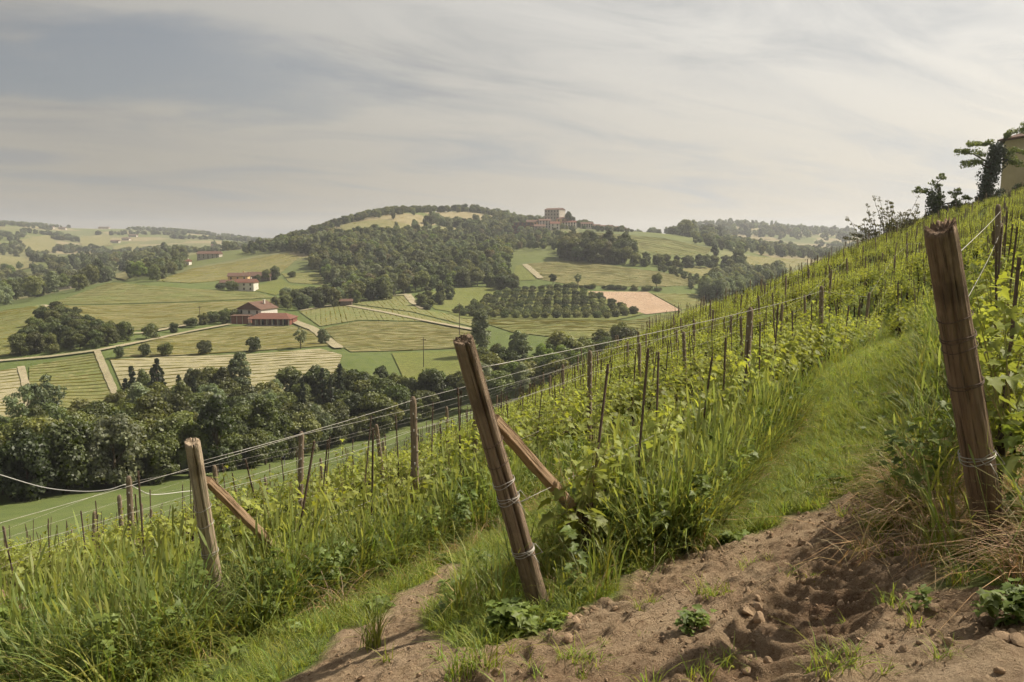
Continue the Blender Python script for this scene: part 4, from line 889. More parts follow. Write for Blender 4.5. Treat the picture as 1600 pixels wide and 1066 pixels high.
# ================================================================== THE VINEYARD
VINE_LEAF = leaf_mat('vine_leaf', (.205, .255, .062), .52, .22, .015, (1.12, 1.02, .85))
VINE_STEM = plain_mat('vine_shoot', (.20, .23, .06), (.24, .17, .07), 8, .7, .2)
VINE_WOOD = plain_mat('vine_trunk_bark', (.060, .042, .030), (.03, .022, .016), 14, .95, .1, .6)
RUST = plain_mat('rusty_rod', (.125, .088, .064), (.08, .056, .042), 20, .8, .2)
WIRE = plain_mat('galvanised_wire', (.40, .38, .34), (.27, .24, .2), 30, .5, .4, 0, .4)
METAL = plain_mat('galvanised_stake', (.50, .50, .49), (.40, .40, .39), 12, .45, .5, 0, .6)
HOSE = plain_mat('white_hose', (.55, .53, .49), (.46, .44, .4), 5, .45, .4)
def wood_mat(name, c1, c2, c3):
    b = NB(name); p = b.coord('Object'); g = b.scaled(p, (26, 26, 1.6)); n1 = b.noise(g, 1.0, 6, .65, .4); n2 = b.noise(b.scaled(p, (60, 60, 3)), 1.0, 4, .6)
    c = b.mix(b.ramp(n1, .33, .66), c1, c2); c = b.mix(b.math('MULTIPLY', b.ramp(n2, .54, .66), .8), c, c3)
    c = b.mix(b.math('MULTIPLY', b.ramp(b.noise(p, 5.0, 4), .5, .68), .55), c, c3)
    return b.principled(c, .88, b.bump(b.math('ADD', n1, b.math('MULTIPLY', n2, .6)), .75, .02), .18)
WOOD = wood_mat('weathered_post', (.275, .205, .142), (.155, .108, .072), (.06, .042, .03))
WOOD_PALE = wood_mat('grey_weathered_post', (.44, .36, .26), (.30, .225, .15), (.11, .08, .055))
WOOD_RED = wood_mat('red_brown_post', (.25, .172, .112), (.14, .092, .06), (.053, .037, .027))
WOOD_LINE = wood_mat('slim_post_wood', (.27, .21, .15), (.19, .14, .095), (.085, .06, .043))
WOOD_SAWN = wood_mat('sawn_brace', (.37, .255, .16), (.285, .19, .115), (.15, .095, .058))
DOT = plain_mat('pale_staple', (.62, .58, .52), None, 10, .6)

_LEAF2D = np.array([(0, 0), (.28, -.17), (.50, -.02), (.40, .20), (.62, .42), (.30, .50), (.22, .72), (0, 1.0), (-.22, .72), (-.30, .50), (-.62, .42), (-.40, .20), (-.50, -.02), (-.28, -.17)])
def leaf_set(C, D, U, size, r_, lite):
    """vine leaves: stalk point C, pointing along D, upper face towards U"""
    n = len(C); D = D / (np.linalg.norm(D, axis=1, keepdims=True) + 1e-9); U = U - D * (U * D).sum(1, keepdims=True); U /= np.linalg.norm(U, axis=1, keepdims=True) + 1e-9; S = np.cross(D, U); s = np.asarray(size)[:, None]
    if lite:
        pts = np.array([(0, 0, 0), (.52, .38, .1), (0, 1.0, -.12), (-.52, .38, .1)]); F = np.array([[0, 1, 2, 3]])
    else:
        sag = -.30 * _LEAF2D[:, 1] ** 2 + .20 * np.abs(_LEAF2D[:, 0]) - .1 * (np.abs(_LEAF2D[:, 0]) > .55); pts = np.column_stack([_LEAF2D, sag]); pts = np.vstack([pts, [(0, .3, -.05)]])
        F = np.array([[14, i, (i + 1) % 14] for i in range(14)])
    V = C[:, None] + s[:, None] * (S[:, None] * pts[None, :, 0:1] + D[:, None] * pts[None, :, 1:2] + U[:, None] * (pts[None, :, 2:3] * r_.uniform(.4, 1.8, (n, 1, 1))))
    return V.reshape(-1, 3), (F[None] + (np.arange(n) * len(pts))[:, None, None]).reshape(-1, F.shape[1]), len(pts)
def vine_plant(seed, lite, tallness=1.0):
    r_ = np.random.default_rng(seed); q = random.Random(seed); stems, C, D, U, S, T = MB(), [], [], [], [], []
    tr = MB(); h = q.uniform(.44, .54); x = 0; pts = [(0, 0, -.12)]
    for k in range(1, 6): x += q.uniform(-.035, .035); pts.append((x, q.uniform(-.025, .025), h * k / 5))
    tr.tube(pts, [.036, .03, .027, .028, .026, .032], 6)
    for s in (-1, 1): tr.tube([pts[-1], (pts[-1][0] + s * .15, 0, h + .07), (s * .32, q.uniform(-.02, .02), h + .05), (s * .48, 0, h + .02)], [.02, .014, .010, .007], 5)
    for k in range(9 if not lite else 8):
        b = Vector((-.46 + .92 * (k + .5) / (9 if not lite else 8) + q.uniform(-.05, .05), q.uniform(-.03, .03), h + .05)); L = q.uniform(.34, .64) * tallness
        d = Vector((q.uniform(-.28, .28), q.uniform(-.38, .38), 1)).normalized(); p = b.copy(); path = [p.copy()]
        for j in range(5): d = (d + Vector((q.uniform(-.14, .14), q.uniform(-.14, .14), q.uniform(-.06, .03)))).normalized(); p = p + d * L / 5; path.append(p.copy())
        stems.tube(path, [.0055, .005, .0045, .004, .003, .002], 4, False)
        nl = 14 if not lite else 14
        for j in range(nl):
            f = max(0, (j + .4) / nl); i = min(int(f * 5), 4); c = path[i].lerp(path[i + 1], f * 5 - i); an = j * 2.6 + q.uniform(-.6, .6) + k
            side = Vector((math.cos(an), math.sin(an), q.uniform(-.25, .35))); c2 = c + side * q.uniform(.03, .12) - Vector((0, 0, q.uniform(0, .16) if f < .4 else 0))
            C.append(c2); D.append(Vector((side.x, side.y, q.uniform(-.75, .25)))); U.append(Vector((q.uniform(-.5, .5), q.uniform(-.5, .5), 1)))
            sz = q.uniform(.09, .145) * (1.0 - .55 * f); S.append(sz * (1.12 if lite else 1.0)); y = .8 + .5 * f + q.uniform(-.15, .25); T.append((y * 1.06, y, y * q.uniform(.75, 1.1)))
            if not lite: stems.tube([c, c2], .0016, 3, False)
    C, D, U = (np.array([tuple(v) for v in a]) for a in (C, D, U)); V, F, k = leaf_set(C, D, U, S, r_, lite)
    return tr.mesh('trunk', VINE_WOOD, True), stems.mesh('shoots', VINE_STEM, True), mesh_np('foliage', V, F, [VINE_LEAF], False, np.repeat(np.array(T), k, 0))
VINES = [vine_plant(300 + i, False, 1.0 + .1 * (i % 3)) for i in range(6)]
def join_lite(i):
    t, s, f = vine_plant(400 + i, True, 1.05); V, F, M, T = [], [], [], []; o = 0
    for mi, m in enumerate((t, f)):
        v = np.empty(len(m.vertices) * 3, np.float32); m.vertices.foreach_get('co', v); V.append(v.reshape(-1, 3))
        F += [[o + k for k in p.vertices] for p in m.polygons]; M += [mi] * len(m.polygons)
        c = np.ones((len(m.vertices), 3), np.float32)
        if mi: q = np.empty(len(m.vertices) * 4, np.float32); m.attributes['tint'].data.foreach_get('color', q); c = q.reshape(-1, 4)[:, :3]
        T.append(c); o += len(m.vertices)
    return mesh_np('vine_far', np.concatenate(V), F, [VINE_WOOD, VINE_LEAF], False, np.concatenate(T), M)
VINES_FAR = [join_lite(i) for i in range(5)]

E_RIGHT, E_MID, E_LEFT = hit_near(1550, 855), hit_near(842, 945), hit_near(347, 985)
s_r, t_r = st(*E_RIGHT[:2]); s_m, t_m = st(*E_MID[:2]); s_l, t_l = st(*E_LEFT[:2])
ROWS = {0: s_r, -1: s_m, -2: s_l}
for k in range(-3, -17, -1): ROWS[k] = ROWS[k + 1] - 2.55
for k in range(1, 20): ROWS[k] = ROWS[k - 1] + 2.5
T0 = {0: t_r, -1: t_m, -2: t_l}
NAMES = {0: 'row of the broad upright end post', -1: 'row of the split end post', -2: 'row of the pale end post'}
def visible(x, y, z, margin=60):
    if y < .8: return False
    d = (x / y); yy = CP * y - SP * z; px = 800 + F_PX * x / yy; py = 533 - F_PX * (SP * y + CP * z) / yy
    return -margin < px < 1600 + margin and py < 1066 + margin
def hidden_by_ridge(x, y, z):
    t = np.linspace(.15, .97, 40); return bool((h_near(x * t, y * t) > z * t + .05).any())
def skew(k, t): return .16 * math.sin(t * .13 + k * .35) + .0008 * max(0, t - 12) ** 2 + (.042 * (t - 5) * max(0, 1 - max(0, t - 30) / 60) if k >= 0 else 0)     # rows bend gently with the slope
def row_xy(k, t): return xy(ROWS[k] + skew(k, t) - skew(k, 4.5), t)
spots = []
for k in sorted(ROWS):
    t = T0.get(k, 4.7 + .1 * math.sin(k)) + (.45 if k == 0 else .75)
    while t < 125:
        x, y = row_xy(k, t); z = zn(x, y)
        if z > zf(x, y) + 1 and visible(x, y, z + 1.0, 420 if t < 12 else 60) and not hidden_by_ridge(x, y, z + 1.5) and y < 108:
            spots.append((math.hypot(x, y), k, t, x, y, z))
            if y > 20:            # farther off the canopies have grown together across the lanes
                for _q in range((1 if y < 34 else 2) + (2 if k == -1 and y > 30 else 0)):
                    x2, y2 = xy(ROWS[k] + skew(k, t) - skew(k, 4.5) + rnd.uniform(.3, 2.2 + (.05 * max(0, t - 25) if k == -1 else 0)), t + rnd.uniform(-.4, .4)); z2 = zn(x2, y2)
                    spots.append((math.hypot(x2, y2) + 40, k, t, x2, y2, z2))
        t += .92 + rnd.uniform(-.08, .08)
spots.sort()
rz_row = math.atan2(ROW[1], ROW[0])
far_v, stakes = [], []
LOWER = {-11: 'ninth', -12: 'tenth', -13: 'eleventh', -14: 'twelfth', -15: 'thirteenth', -16: 'fourteenth', -3: 'first', -4: 'second', -5: 'third', -6: 'fourth', -7: 'fifth', -8: 'sixth', -9: 'seventh', -10: 'eighth'}
def row_name(k):
    return NAMES[k] if k in NAMES else '%s row below the pale post' % LOWER.get(k, 'farthest') if k < 0 else '%s row above the broad post' % ['', 'first', 'second', 'third', 'fourth', 'fifth', 'sixth', 'seventh', 'eighth', 'ninth', 'tenth', 'eleventh', 'twelfth', 'thirteenth', 'fourteenth', 'fifteenth', 'sixteenth', 'seventeenth', 'eighteenth', 'nineteenth', 'twentieth'][k]
seen = {}
def nth(kind, k):
    seen[(kind, k)] = seen.get((kind, k), 0) + 1; n = seen[(kind, k)]
    return '%d%s' % (n, 'th' if 10 < n % 100 < 14 else {1: 'st', 2: 'nd', 3: 'rd'}.get(n % 10, 'th'))
for i, (dist, k, t, x, y, z) in enumerate(spots):
    a = rz_row + rnd.uniform(-.1, .1) + (math.pi if rnd.random() < .5 else 0); sc = rnd.uniform(.86, 1.16) * (1.2 if k == 0 and t < t_r + 1.6 else 1)
    if i < 300:
        lab = 'leafy grape vine, %s from near end, %s' % (nth('v', k), row_name(k)); grp = 'grape vines in the ' + row_name(k)
        if i < 110:
            r = empty('grape_vine', (x, y, gz(x, y) - .03), a); r.scale = (1, 1, sc); tag(r, lab, 'vine', grp); v = VINES[rnd.randrange(6)]
            obj('trunk', v[0], r); obj('shoots', v[1], r); obj('foliage', v[2], r)
        else:
            o = obj('grape_vine', VINES_FAR[rnd.randrange(5)], None, (x, y, z - .03)); o.rotation_euler = (0, 0, a); o.scale = (1, 1, sc); tag(o, lab, 'vine', grp)
    else: far_v.append((x, y, z - .03, a, sc))
    if rnd.random() < (.8 if dist < 30 else .95): stakes.append((dist, k, t, x, y, z))
fv = np.array(far_v)
tag(scatter('distant_grape_vines', VINES_FAR, fv[:, :3], np.column_stack([np.zeros((len(fv), 2)), fv[:, 3]]), np.column_stack([np.ones((len(fv), 2)), fv[:, 4]]), rng.integers(0, 5, len(fv))), 'green rows of grape vines covering the upper slope', 'vines', kind='stuff')
ROD = [MB().tube([(0, 0, -.3), (b, 0, .8), (b * .4, .01, 1.62)], .0105, 5).tube([(b * .4, .01, 1.55), (b * .4, .01, 1.56)], .017, 5).mesh('vine_stake', RUST) for b in (0, .03, -.03)]
for i, (dist, k, t, x, y, z) in enumerate(stakes[:300]):
    if dist < 3.6: continue
    o = obj('vine_stake', ROD[i % 3], None, (x + rnd.uniform(-.06, .06), y + rnd.uniform(-.06, .06), z)); o.rotation_euler = (rnd.gauss(0, .07), rnd.gauss(-.03, .08), rnd.uniform(0, 6.28)); o.scale = (1, 1, rnd.uniform(.78, 1.08))
    tag(o, 'thin rusty stake, %s from near end, %s' % (nth('s', k), row_name(k)), 'stake', 'vine stakes in the ' + row_name(k))
fs = np.array([s_[3:] for s_ in stakes[300:]])
tag(scatter('distant_vine_stakes', ROD, fs, np.column_stack([rng.normal(0, .07, len(fs)), rng.normal(0, .08, len(fs)), rng.uniform(0, 6.28, len(fs))]), rng.uniform(.8, 1.08, len(fs)), rng.integers(0, 3, len(fs))), 'thin dark stakes bristling over the upper slope', 'stakes', kind='stuff')

# ---- end posts: cracked, leaning logs
def log(name, base, top, r0, r1, mat, seed, cracks, label, ragged=.03, below=.25):
    base, top = Vector(base), Vector(top); ax = (top - base).normalized(); base = base - ax * below; L = (top - base).length
    e1 = (Vector((0, 0, 0)) - base); e1 = (e1 - ax * e1.dot(ax)).normalized(); e2 = ax.cross(e1)
    n, m = 72, 70; r_ = np.random.default_rng(seed); A, H = np.meshgrid(np.linspace(0, 2 * math.pi, n, endpoint=False), np.linspace(0, 1, m))
    R_ = r0 + (r1 - r0) * H; R_ = R_ * (1 + .11 * fbm(np.cos(A) * 1.3 + 7, np.sin(A) * 1.3 + H * L * 1.8 + seed, seed, 3) + .05 * fbm(np.cos(A) * 3.8 + 9, np.sin(A) * 3.8 + H * L * .9 + seed, seed + 3, 3) + .05 * fbm(np.cos(A) * 11 + 20, np.sin(A) * 11 + H * L * 2.2, seed + 5, 3))
    for ang, wid, dep, h0, h1 in cracks:
        wob = ang + .10 * np.sin(H * 7 + seed) + .08 * (fbm(H * 9, H * 0 + seed, seed, 2)); d = np.abs((A - wob + math.pi) % (2 * math.pi) - math.pi)
        env = np.clip((H - h0) / .08, 0, 1) * np.clip((h1 - H) / .05, 0, 1); R_ = R_ * (1 - dep * env * np.exp(-(d / (wid * (.35 + .65 * env))) ** 2))
    Zc = H * L; Zc[-1] += ragged * .55 * (r_.random(n) - .35) + ragged * .35 * np.sin(A[-1] + seed); Zc[-2] = np.minimum(Zc[-2], Zc[-1] - .004)
    V = np.stack([R_ * np.cos(A), R_ * np.sin(A), Zc], -1).reshape(-1, 3); idx = np.arange(n * m).reshape(m, n)
    F = [[int(idx[i, j]), int(idx[i, (j + 1) % n]), int(idx[i + 1, (j + 1) % n]), int(idx[i + 1, j])] for i in range(m - 1) for j in range(n)]
    cap = V[idx[-1]] * np.array([.55, .55, 1]); cap[:, 2] = L - .012 + .02 * (r_.random(n) - .5); c0 = len(V); V = np.vstack([V, cap, [(0, 0, L - .02)]])
    F += [[int(idx[-1, j]), int(idx[-1, (j + 1) % n]), c0 + (j + 1) % n, c0 + j] for j in range(n)] + [[c0 + j, c0 + (j + 1) % n, c0 + n] for j in range(n)]
    r = empty(name, base); r.matrix_world = Matrix(((e1.x, e2.x, ax.x, base.x), (e1.y, e2.y, ax.y, base.y), (e1.z, e2.z, ax.z, base.z), (0, 0, 0, 1)))
    tag(r, label, 'post', 'end posts of the vine rows'); obj('log', mesh_np('log', V, F, [mat], True), r)
    return r, L, r0, r1, below
def ring(lg, h, loops=1, rad=.0028, tilt=.0, tail=False, mat=WIRE, name='wire_loop'):
    r, L, r0, r1, below = lg; m = MB(); z0 = h + below; R_ = (r0 + (r1 - r0) * z0 / L) * 1.045 + .003
    for q in range(loops):
        pts = [(R_ * math.cos(a), R_ * math.sin(a), z0 + q * .012 + tilt * math.sin(a + q) + .003 * math.sin(3 * a + q)) for a in np.linspace(0, 2 * math.pi, 33)]; m.tube(pts, rad, 5, False)
    if tail:
        p = Vector((R_, .03, z0)); m.tube([p, p + Vector((.02, .02, .02)), p + Vector((.02, .04, -.05)), p + Vector((.01, .035, -.11))], rad, 5); m.tube([p, p + Vector((.03, -.02, .05)), p + Vector((.02, .05, .09)), p + Vector((.03, .08, .02)), p], rad, 5)
    m.build(name, mat, r, smooth=True)
def top_at(px, py, base, dd): return at(px, py, base[1] - dd)
gm = lambda p: (p[0], p[1], gz(p[0], p[1]))
tm = top_at(724, 531, E_MID, .42); L_MID = log('end_post', gm(E_MID), tm, .068, .057, WOOD, 11, [(.25, .13, .62, .22, 1.2), (-1.0, .07, .25, .0, .8), (1.3, .06, .22, .3, 1.2), (2.6, .1, .4, .3, 1.2)], 'leaning split end post with a deep crack and a timber brace')
tl = top_at(301, 691, E_LEFT, .40); L_LEFT = log('end_post', gm(E_LEFT), tl, .063, .052, WOOD_PALE, 23, [(.1, .09, .5, .62, 1.2), (-1.2, .06, .25, .1, 1.2), (1.2, .05, .2, .2, .9), (2.9, .1, .4, .3, 1.2)], 'pale grey leaning end post wrapped with wire above tall grass')
tr_ = top_at(1469, 357, E_RIGHT, .34); L_RIGHT = log('end_post', gm(E_RIGHT), tr_, .080, .069, WOOD_RED, 37, [(-.5, .05, .22, .6, 1.2), (.5, .05, .2, .7, 1.2), (.1, .05, .18, .5, .95), (-1.6, .1, .3, .2, 1.2), (1.4, .08, .22, 0, .7)], 'broad red brown end post towering at the grassy lane', .05)
for h, lo, tail, ti in ((1.20, 1, False, .012), (1.06, 1, False, .01), (.92, 2, False, .012), (.80, 3, True, .012), (.42, 3, True, .006)): ring(L_MID, h, lo, .0026, ti, tail, WIRE if lo > 1 else RUST)
for h, lo in ((1.12, 1), (.98, 1), (.72, 2), (.44, 1), (.28, 1)): ring(L_LEFT, h, lo, .0028, .012)
for h, lo, mt in ((1.33, 1, RUST), (1.22, 2, RUST), (1.17, 1, RUST), (.97, 2, RUST)): ring(L_RIGHT, h, lo, .0026, .006, False, mt)
ring(L_RIGHT, .55, 3, .0026, .012, True)
# the fourth row's post stands just outside the frame, its brace reaches in
def row_end(k, t=4.6): x, y = xy(ROWS[k], t); return np.array([x, y, gz(x, y)])
E4 = row_end(-3, 3.9); t4 = E4 + np.array([-.35, -.40, 1.45]); L_4 = log('end_post', E4, t4, .075, .066, WOOD, 51, [(.2, .1, .4, .4, 1.2)], 'end post of the fourth row at the very picture edge')
def brace(lg_top, lg_base, f, reach, label, w=.075, drop=0.0):
    a = Vector(lg_base).lerp(Vector(lg_top), f) + Vector((ROW[0], ROW[1], 0)) * .075; x, y = lg_base[0] + ROW[0] * reach, lg_base[1] + ROW[1] * reach; b = Vector((x, y, gz(x, y) - .1))
    ax = (b - a).normalized(); s = ax.cross(Vector((0, 0, 1))).normalized(); u = s.cross(ax); L = (b - a).length; r = empty('timber_brace', b)
    r.matrix_world = Matrix(((s.x, u.x, -ax.x, b.x), (s.y, u.y, -ax.y, b.y), (s.z, u.z, -ax.z, b.z), (0, 0, 0, 1))); tag(r, label, 'brace', 'timber braces of the end posts')
    n = 26; V, F = [], []
    for i in range(n + 1):
        z = L * i / n; q = 1 + .05 * math.sin(i * 1.7) ; c = w / 2 * q
        for sx, sy in ((-1, -.86), (-.86, -1), (.86, -1), (1, -.86), (1, .86), (.86, 1), (-.86, 1), (-1, .86)): V.append((sx * c + .004 * math.sin(i * .9), sy * c * .8, z))
    for i in range(n):
        for j in range(8): F.append([i * 8 + j, i * 8 + (j + 1) % 8, i * 8 + 8 + (j + 1) % 8, i * 8 + 8 + j])
    F += [list(range(8))[::-1], [n * 8 + j for j in range(8)]]; obj('beam', mesh_np('beam', V, F, [WOOD_SAWN], False), r)
    m = MB()
    for z in (L * .5, L * .52): m.tube([(w * .54 * math.cos(a_) * 1.15, w * .44 * math.sin(a_) * 1.15, z) for a_ in np.linspace(0, 6.283, 17)], .0025, 4, False)
    m.build('wire_loop', WIRE, r)
brace(tm, E_MID, .72, 1.45, 'sawn timber brace propping the split end post'); brace(tl, E_LEFT, .80, 1.2, 'sawn timber brace propping the pale grey end post', .07); brace(t4, E4, .80, .85, 'timber brace reaching in at the picture edge', .07)

# ---- slim posts along the rows
def slim(w, h, seed):
    m = MB(); q = random.Random(seed); n = 10; V, F = [], []; prof = [(0, 1), (.25, 1.0), (.5, .99), (.75, .98), (.955, .97), (.98, .86), (.995, .6), (1.0, .25)]
    for f, s in prof:
        for j in range(n):
            a = 2 * math.pi * j / n; sq = 1 / max(abs(math.cos(a)), abs(math.sin(a))) ** .45; V.append((w / 2 * s * sq * math.cos(a) * (1 + .03 * q.uniform(-1, 1)), w / 2 * .85 * s * sq * math.sin(a), -.35 + f * (h + .35)))
    for i in range(len(prof) - 1):
        for j in range(n): F.append([i * n + j, i * n + (j + 1) % n, (i + 1) * n + (j + 1) % n, (i + 1) * n + j])
    F.append([(len(prof) - 1) * n + j for j in range(n)]); return mesh_np('shaft', V, F, [WOOD_LINE], True)
SLIM = [slim(.082, 1.74, 5), slim(.075, 1.68, 6), slim(.09, 1.78, 7)]
def dots_mesh(h, w):
    m = MB()
    for z in np.arange(.55, h - .02, .18):
        for sx in (-1, 1): m.box((sx * w * .46, -w * .2, z), (.012, .014, .014))
        m.box((0, -w * .44, z + .05), (.012, .012, .02))
    return m.mesh('staples', DOT)
DOTS = dots_mesh(1.62, .082)
POSTS = {}
def line_post(k, t, label=None, group=None, v=None, h=1.0, near=True, tilt=None):
    x, y = row_xy(k, t); z = gz(x, y) if math.hypot(x, y) < 16 else zn(x, y); v = rnd.randrange(3) if v is None else v
    tl_ = tilt or (rnd.gauss(0, .03), rnd.gauss(-.02, .035)); POSTS.setdefault(k, []).append((t, Vector((x + math.sin(tl_[1]) * 1.5 * h, y - math.sin(tl_[0]) * 1.5 * h, z + 1.64 * h))))
    if near:
        r = empty('trellis_post', (x, y, z), rnd.uniform(0, .6)); r.rotation_euler[0], r.rotation_euler[1] = tl_; r.scale = (1, 1, h); tag(r, label, 'post', group); obj('shaft', SLIM[v], r); obj('staples', DOTS, r)
    else:
        o = obj('trellis_post', SLIM[v], None, (x, y, z)); o.rotation_euler = (tl_[0], tl_[1], rnd.uniform(0, .6)); o.scale = (1, 1, h); tag(o, label, 'post', group)
def t_for(k, px, lo=5.0, hi=90.0):
    for t in np.linspace(lo, hi, 3000):
        x, y = row_xy(k, t); z = zn(x, y) + .8; yy = CP * y - SP * z
        if 800 + F_PX * x / yy >= px: return t
    return hi
ORD = ['first', 'second', 'third', 'fourth', 'fifth', 'sixth', 'seventh', 'eighth', 'ninth', 'tenth']
fixed = {-2: [650, 921, 1074], -1: [1162, 1284, 1350, 1397], 0: [], -3: [463, 742, 1000], -4: [203, 601, 880], -5: [345, 700, 1010], -6: [190, 505, 860]}
n_post = 0
for k in sorted(ROWS, key=lambda q: abs(q)):
    ts = [t_for(k, px) for px in fixed.get(k, [])] if k else [12.9, 18.2, 23.6]; t = (ts[-1] if ts else 5.0 + rnd.uniform(0, 4)) + 5.4
    while t < 115: ts.append(t); t += 5.4 + rnd.uniform(-.3, .3)
    for i, t in enumerate(ts):
        x, y = row_xy(k, t); z = zn(x, y)
        if not (z > zf(x, y) + 1 and visible(x, y, z + 1.2, 200)) or hidden_by_ridge(x, y, z + 1.7) or n_post > 290: continue
        d = math.hypot(x, y)
        lab = 'slim weathered post, %s from near end, %s' % (nth('p', k), row_name(k)); grp = 'slim posts in the ' + row_name(k)
        line_post(k, t, lab, grp, near=d < 20, h=1.0 if k > -3 else rnd.uniform(.92, 1.02)); n_post += 1

# ---- wires strung along the near rows
WN_ = {1.0: 'top', .62: 'middle', .40: 'bottom'}
def wire(pts, rad, label, group, name='trellis_wire', mat=WIRE, sag=.02):
    m = MB(); out = []
    for a, b in zip(pts[:-1], pts[1:]):
        a, b = Vector(a), Vector(b); n = max(3, int((b - a).length / .5))
        out += [a.lerp(b, i / n) - Vector((0, 0, 4 * sag * (i / n) * (1 - i / n))) for i in range(n)]
    out.append(Vector(pts[-1])); m.tube(out, rad, 5); return tag(m.build(name, mat, smooth=True), label, 'wire', group)
def up_row(k, f, n=9): return [Vector((p.x, p.y, 0)) + Vector((0, 0, zn(p.x, p.y) + (p.z - zn(p.x, p.y)) * f)) for t, p in sorted(POSTS.get(k, []), key=lambda q: q[0])][:n]
for k, (b_, t_) in {-1: (E_MID, tm), -2: (E_LEFT, tl), 0: (E_RIGHT, tr_), -3: (E4, t4)}.items():
    nm = NAMES.get(k, 'fourth row at the picture edge')
    for f, fe in ((1.0, .90), (.80, .74), (.46, .40)):
        if k == -1 and f == .80: continue
        a = Vector(b_).lerp(Vector(t_), fe); pts = [a] + up_row(k, f, 3 if k == 0 else 8)
        if len(pts) > 1: wire(pts, .0024 if f == 1.0 else .0018, '%s wire of the %s' % ({1.0: 'taut top', .80: 'slack middle', .46: 'low fruiting'}[f], nm), 'wires of the near rows', sag=.015 if f == 1 else .035)
for k in (-4, -5, -6):
    for f in (1.0, .72):
        pts = up_row(k, f)
        if len(pts) > 1:
            a = pts[0] - (pts[1] - pts[0]).normalized() * 9; a.z = zn(a.x, a.y) + (1.5 if f == 1 else 1.05); wire([a] + pts[:6], .0013, '%s wire along lower row number %s below the pale post' % ('upper' if f == 1 else 'lower', ORD[-k - 4]), 'wires of the lower rows', sag=.03)
# ---- the white hose on its metal stake
q = hit_near(200, 892)
d_ = 14.2; p0 = at(200, 758, d_); zb = zn(p0[0], p0[1]); r = empty('metal_stake', (p0[0], p0[1], zb)); tag(r, 'thin galvanised stake with a T top carrying the white hose', 'stake')
hh = p0[2] - zb; MB().box((0, 0, hh / 2 - .1), (.028, .010, hh + .2)).box((0, .012, hh / 2 - .1), (.008, .02, hh + .2)).build('shaft', METAL, r); MB().box((0, 0, hh), (.11, .03, .022)).build('crossbar', METAL, r)
def spline(P, n=14):
    P = [Vector(p) for p in P]; out = []
    for i in range(len(P) - 1):
        a, b, c, d = P[max(i - 1, 0)], P[i], P[i + 1], P[min(i + 2, len(P) - 1)]
        for j in range(n):
            t = j / n; out.append(.5 * ((2 * b) + (c - a) * t + (2 * a - 5 * b + 4 * c - d) * t * t + (3 * b - a - 3 * c + d) * t ** 3))
    return out + [P[-1]]
hose = spline([at(-150, 700, 13.2), at(-60, 724, 13.5), at(0, 742, 13.7), at(70, 762, 13.9), at(130, 768, 14.0), at(170, 765, 14.1), at(199, 757, d_), at(215, 764, 14.6), at(240, 773, 15.4), at(290, 768, 17), at(314, 766, 17.6)])
tag(MB().tube(hose, .0085, 8).build('white_hose', HOSE, smooth=True), 'white plastic hose drooping to a metal stake before the wood', 'hose')
pz = at(-150, 698, 13.2); tag(MB().box((pz[0], pz[1], (pz[2] + zn(pz[0], pz[1])) / 2), (.03, .012, pz[2] - zn(pz[0], pz[1]) + .1)).box((pz[0], pz[1], pz[2]), (.11, .03, .022)).build('metal_stake', METAL), 'second galvanised hose stake beyond the picture edge', 'stake')
# dark insulator clipped on a wire of the pale post's row
pi_ = at(443, 716, 11.5); r = empty('wire_insulator', pi_); tag(r, 'small black insulator with white tag hanging on a wire', 'insulator')
MB().tube([(0, -.03, 0), (0, .03, 0)], [.02, .026], 8).tube([(.01, 0, .0), (.03, 0, .05)], .01, 6).build('body', plain_mat('black_plastic', (.02, .02, .022), None, 5, .4, .4), r); MB().box((.012, 0, -.07), (.012, .006, .09)).build('tag', HOSE, r)

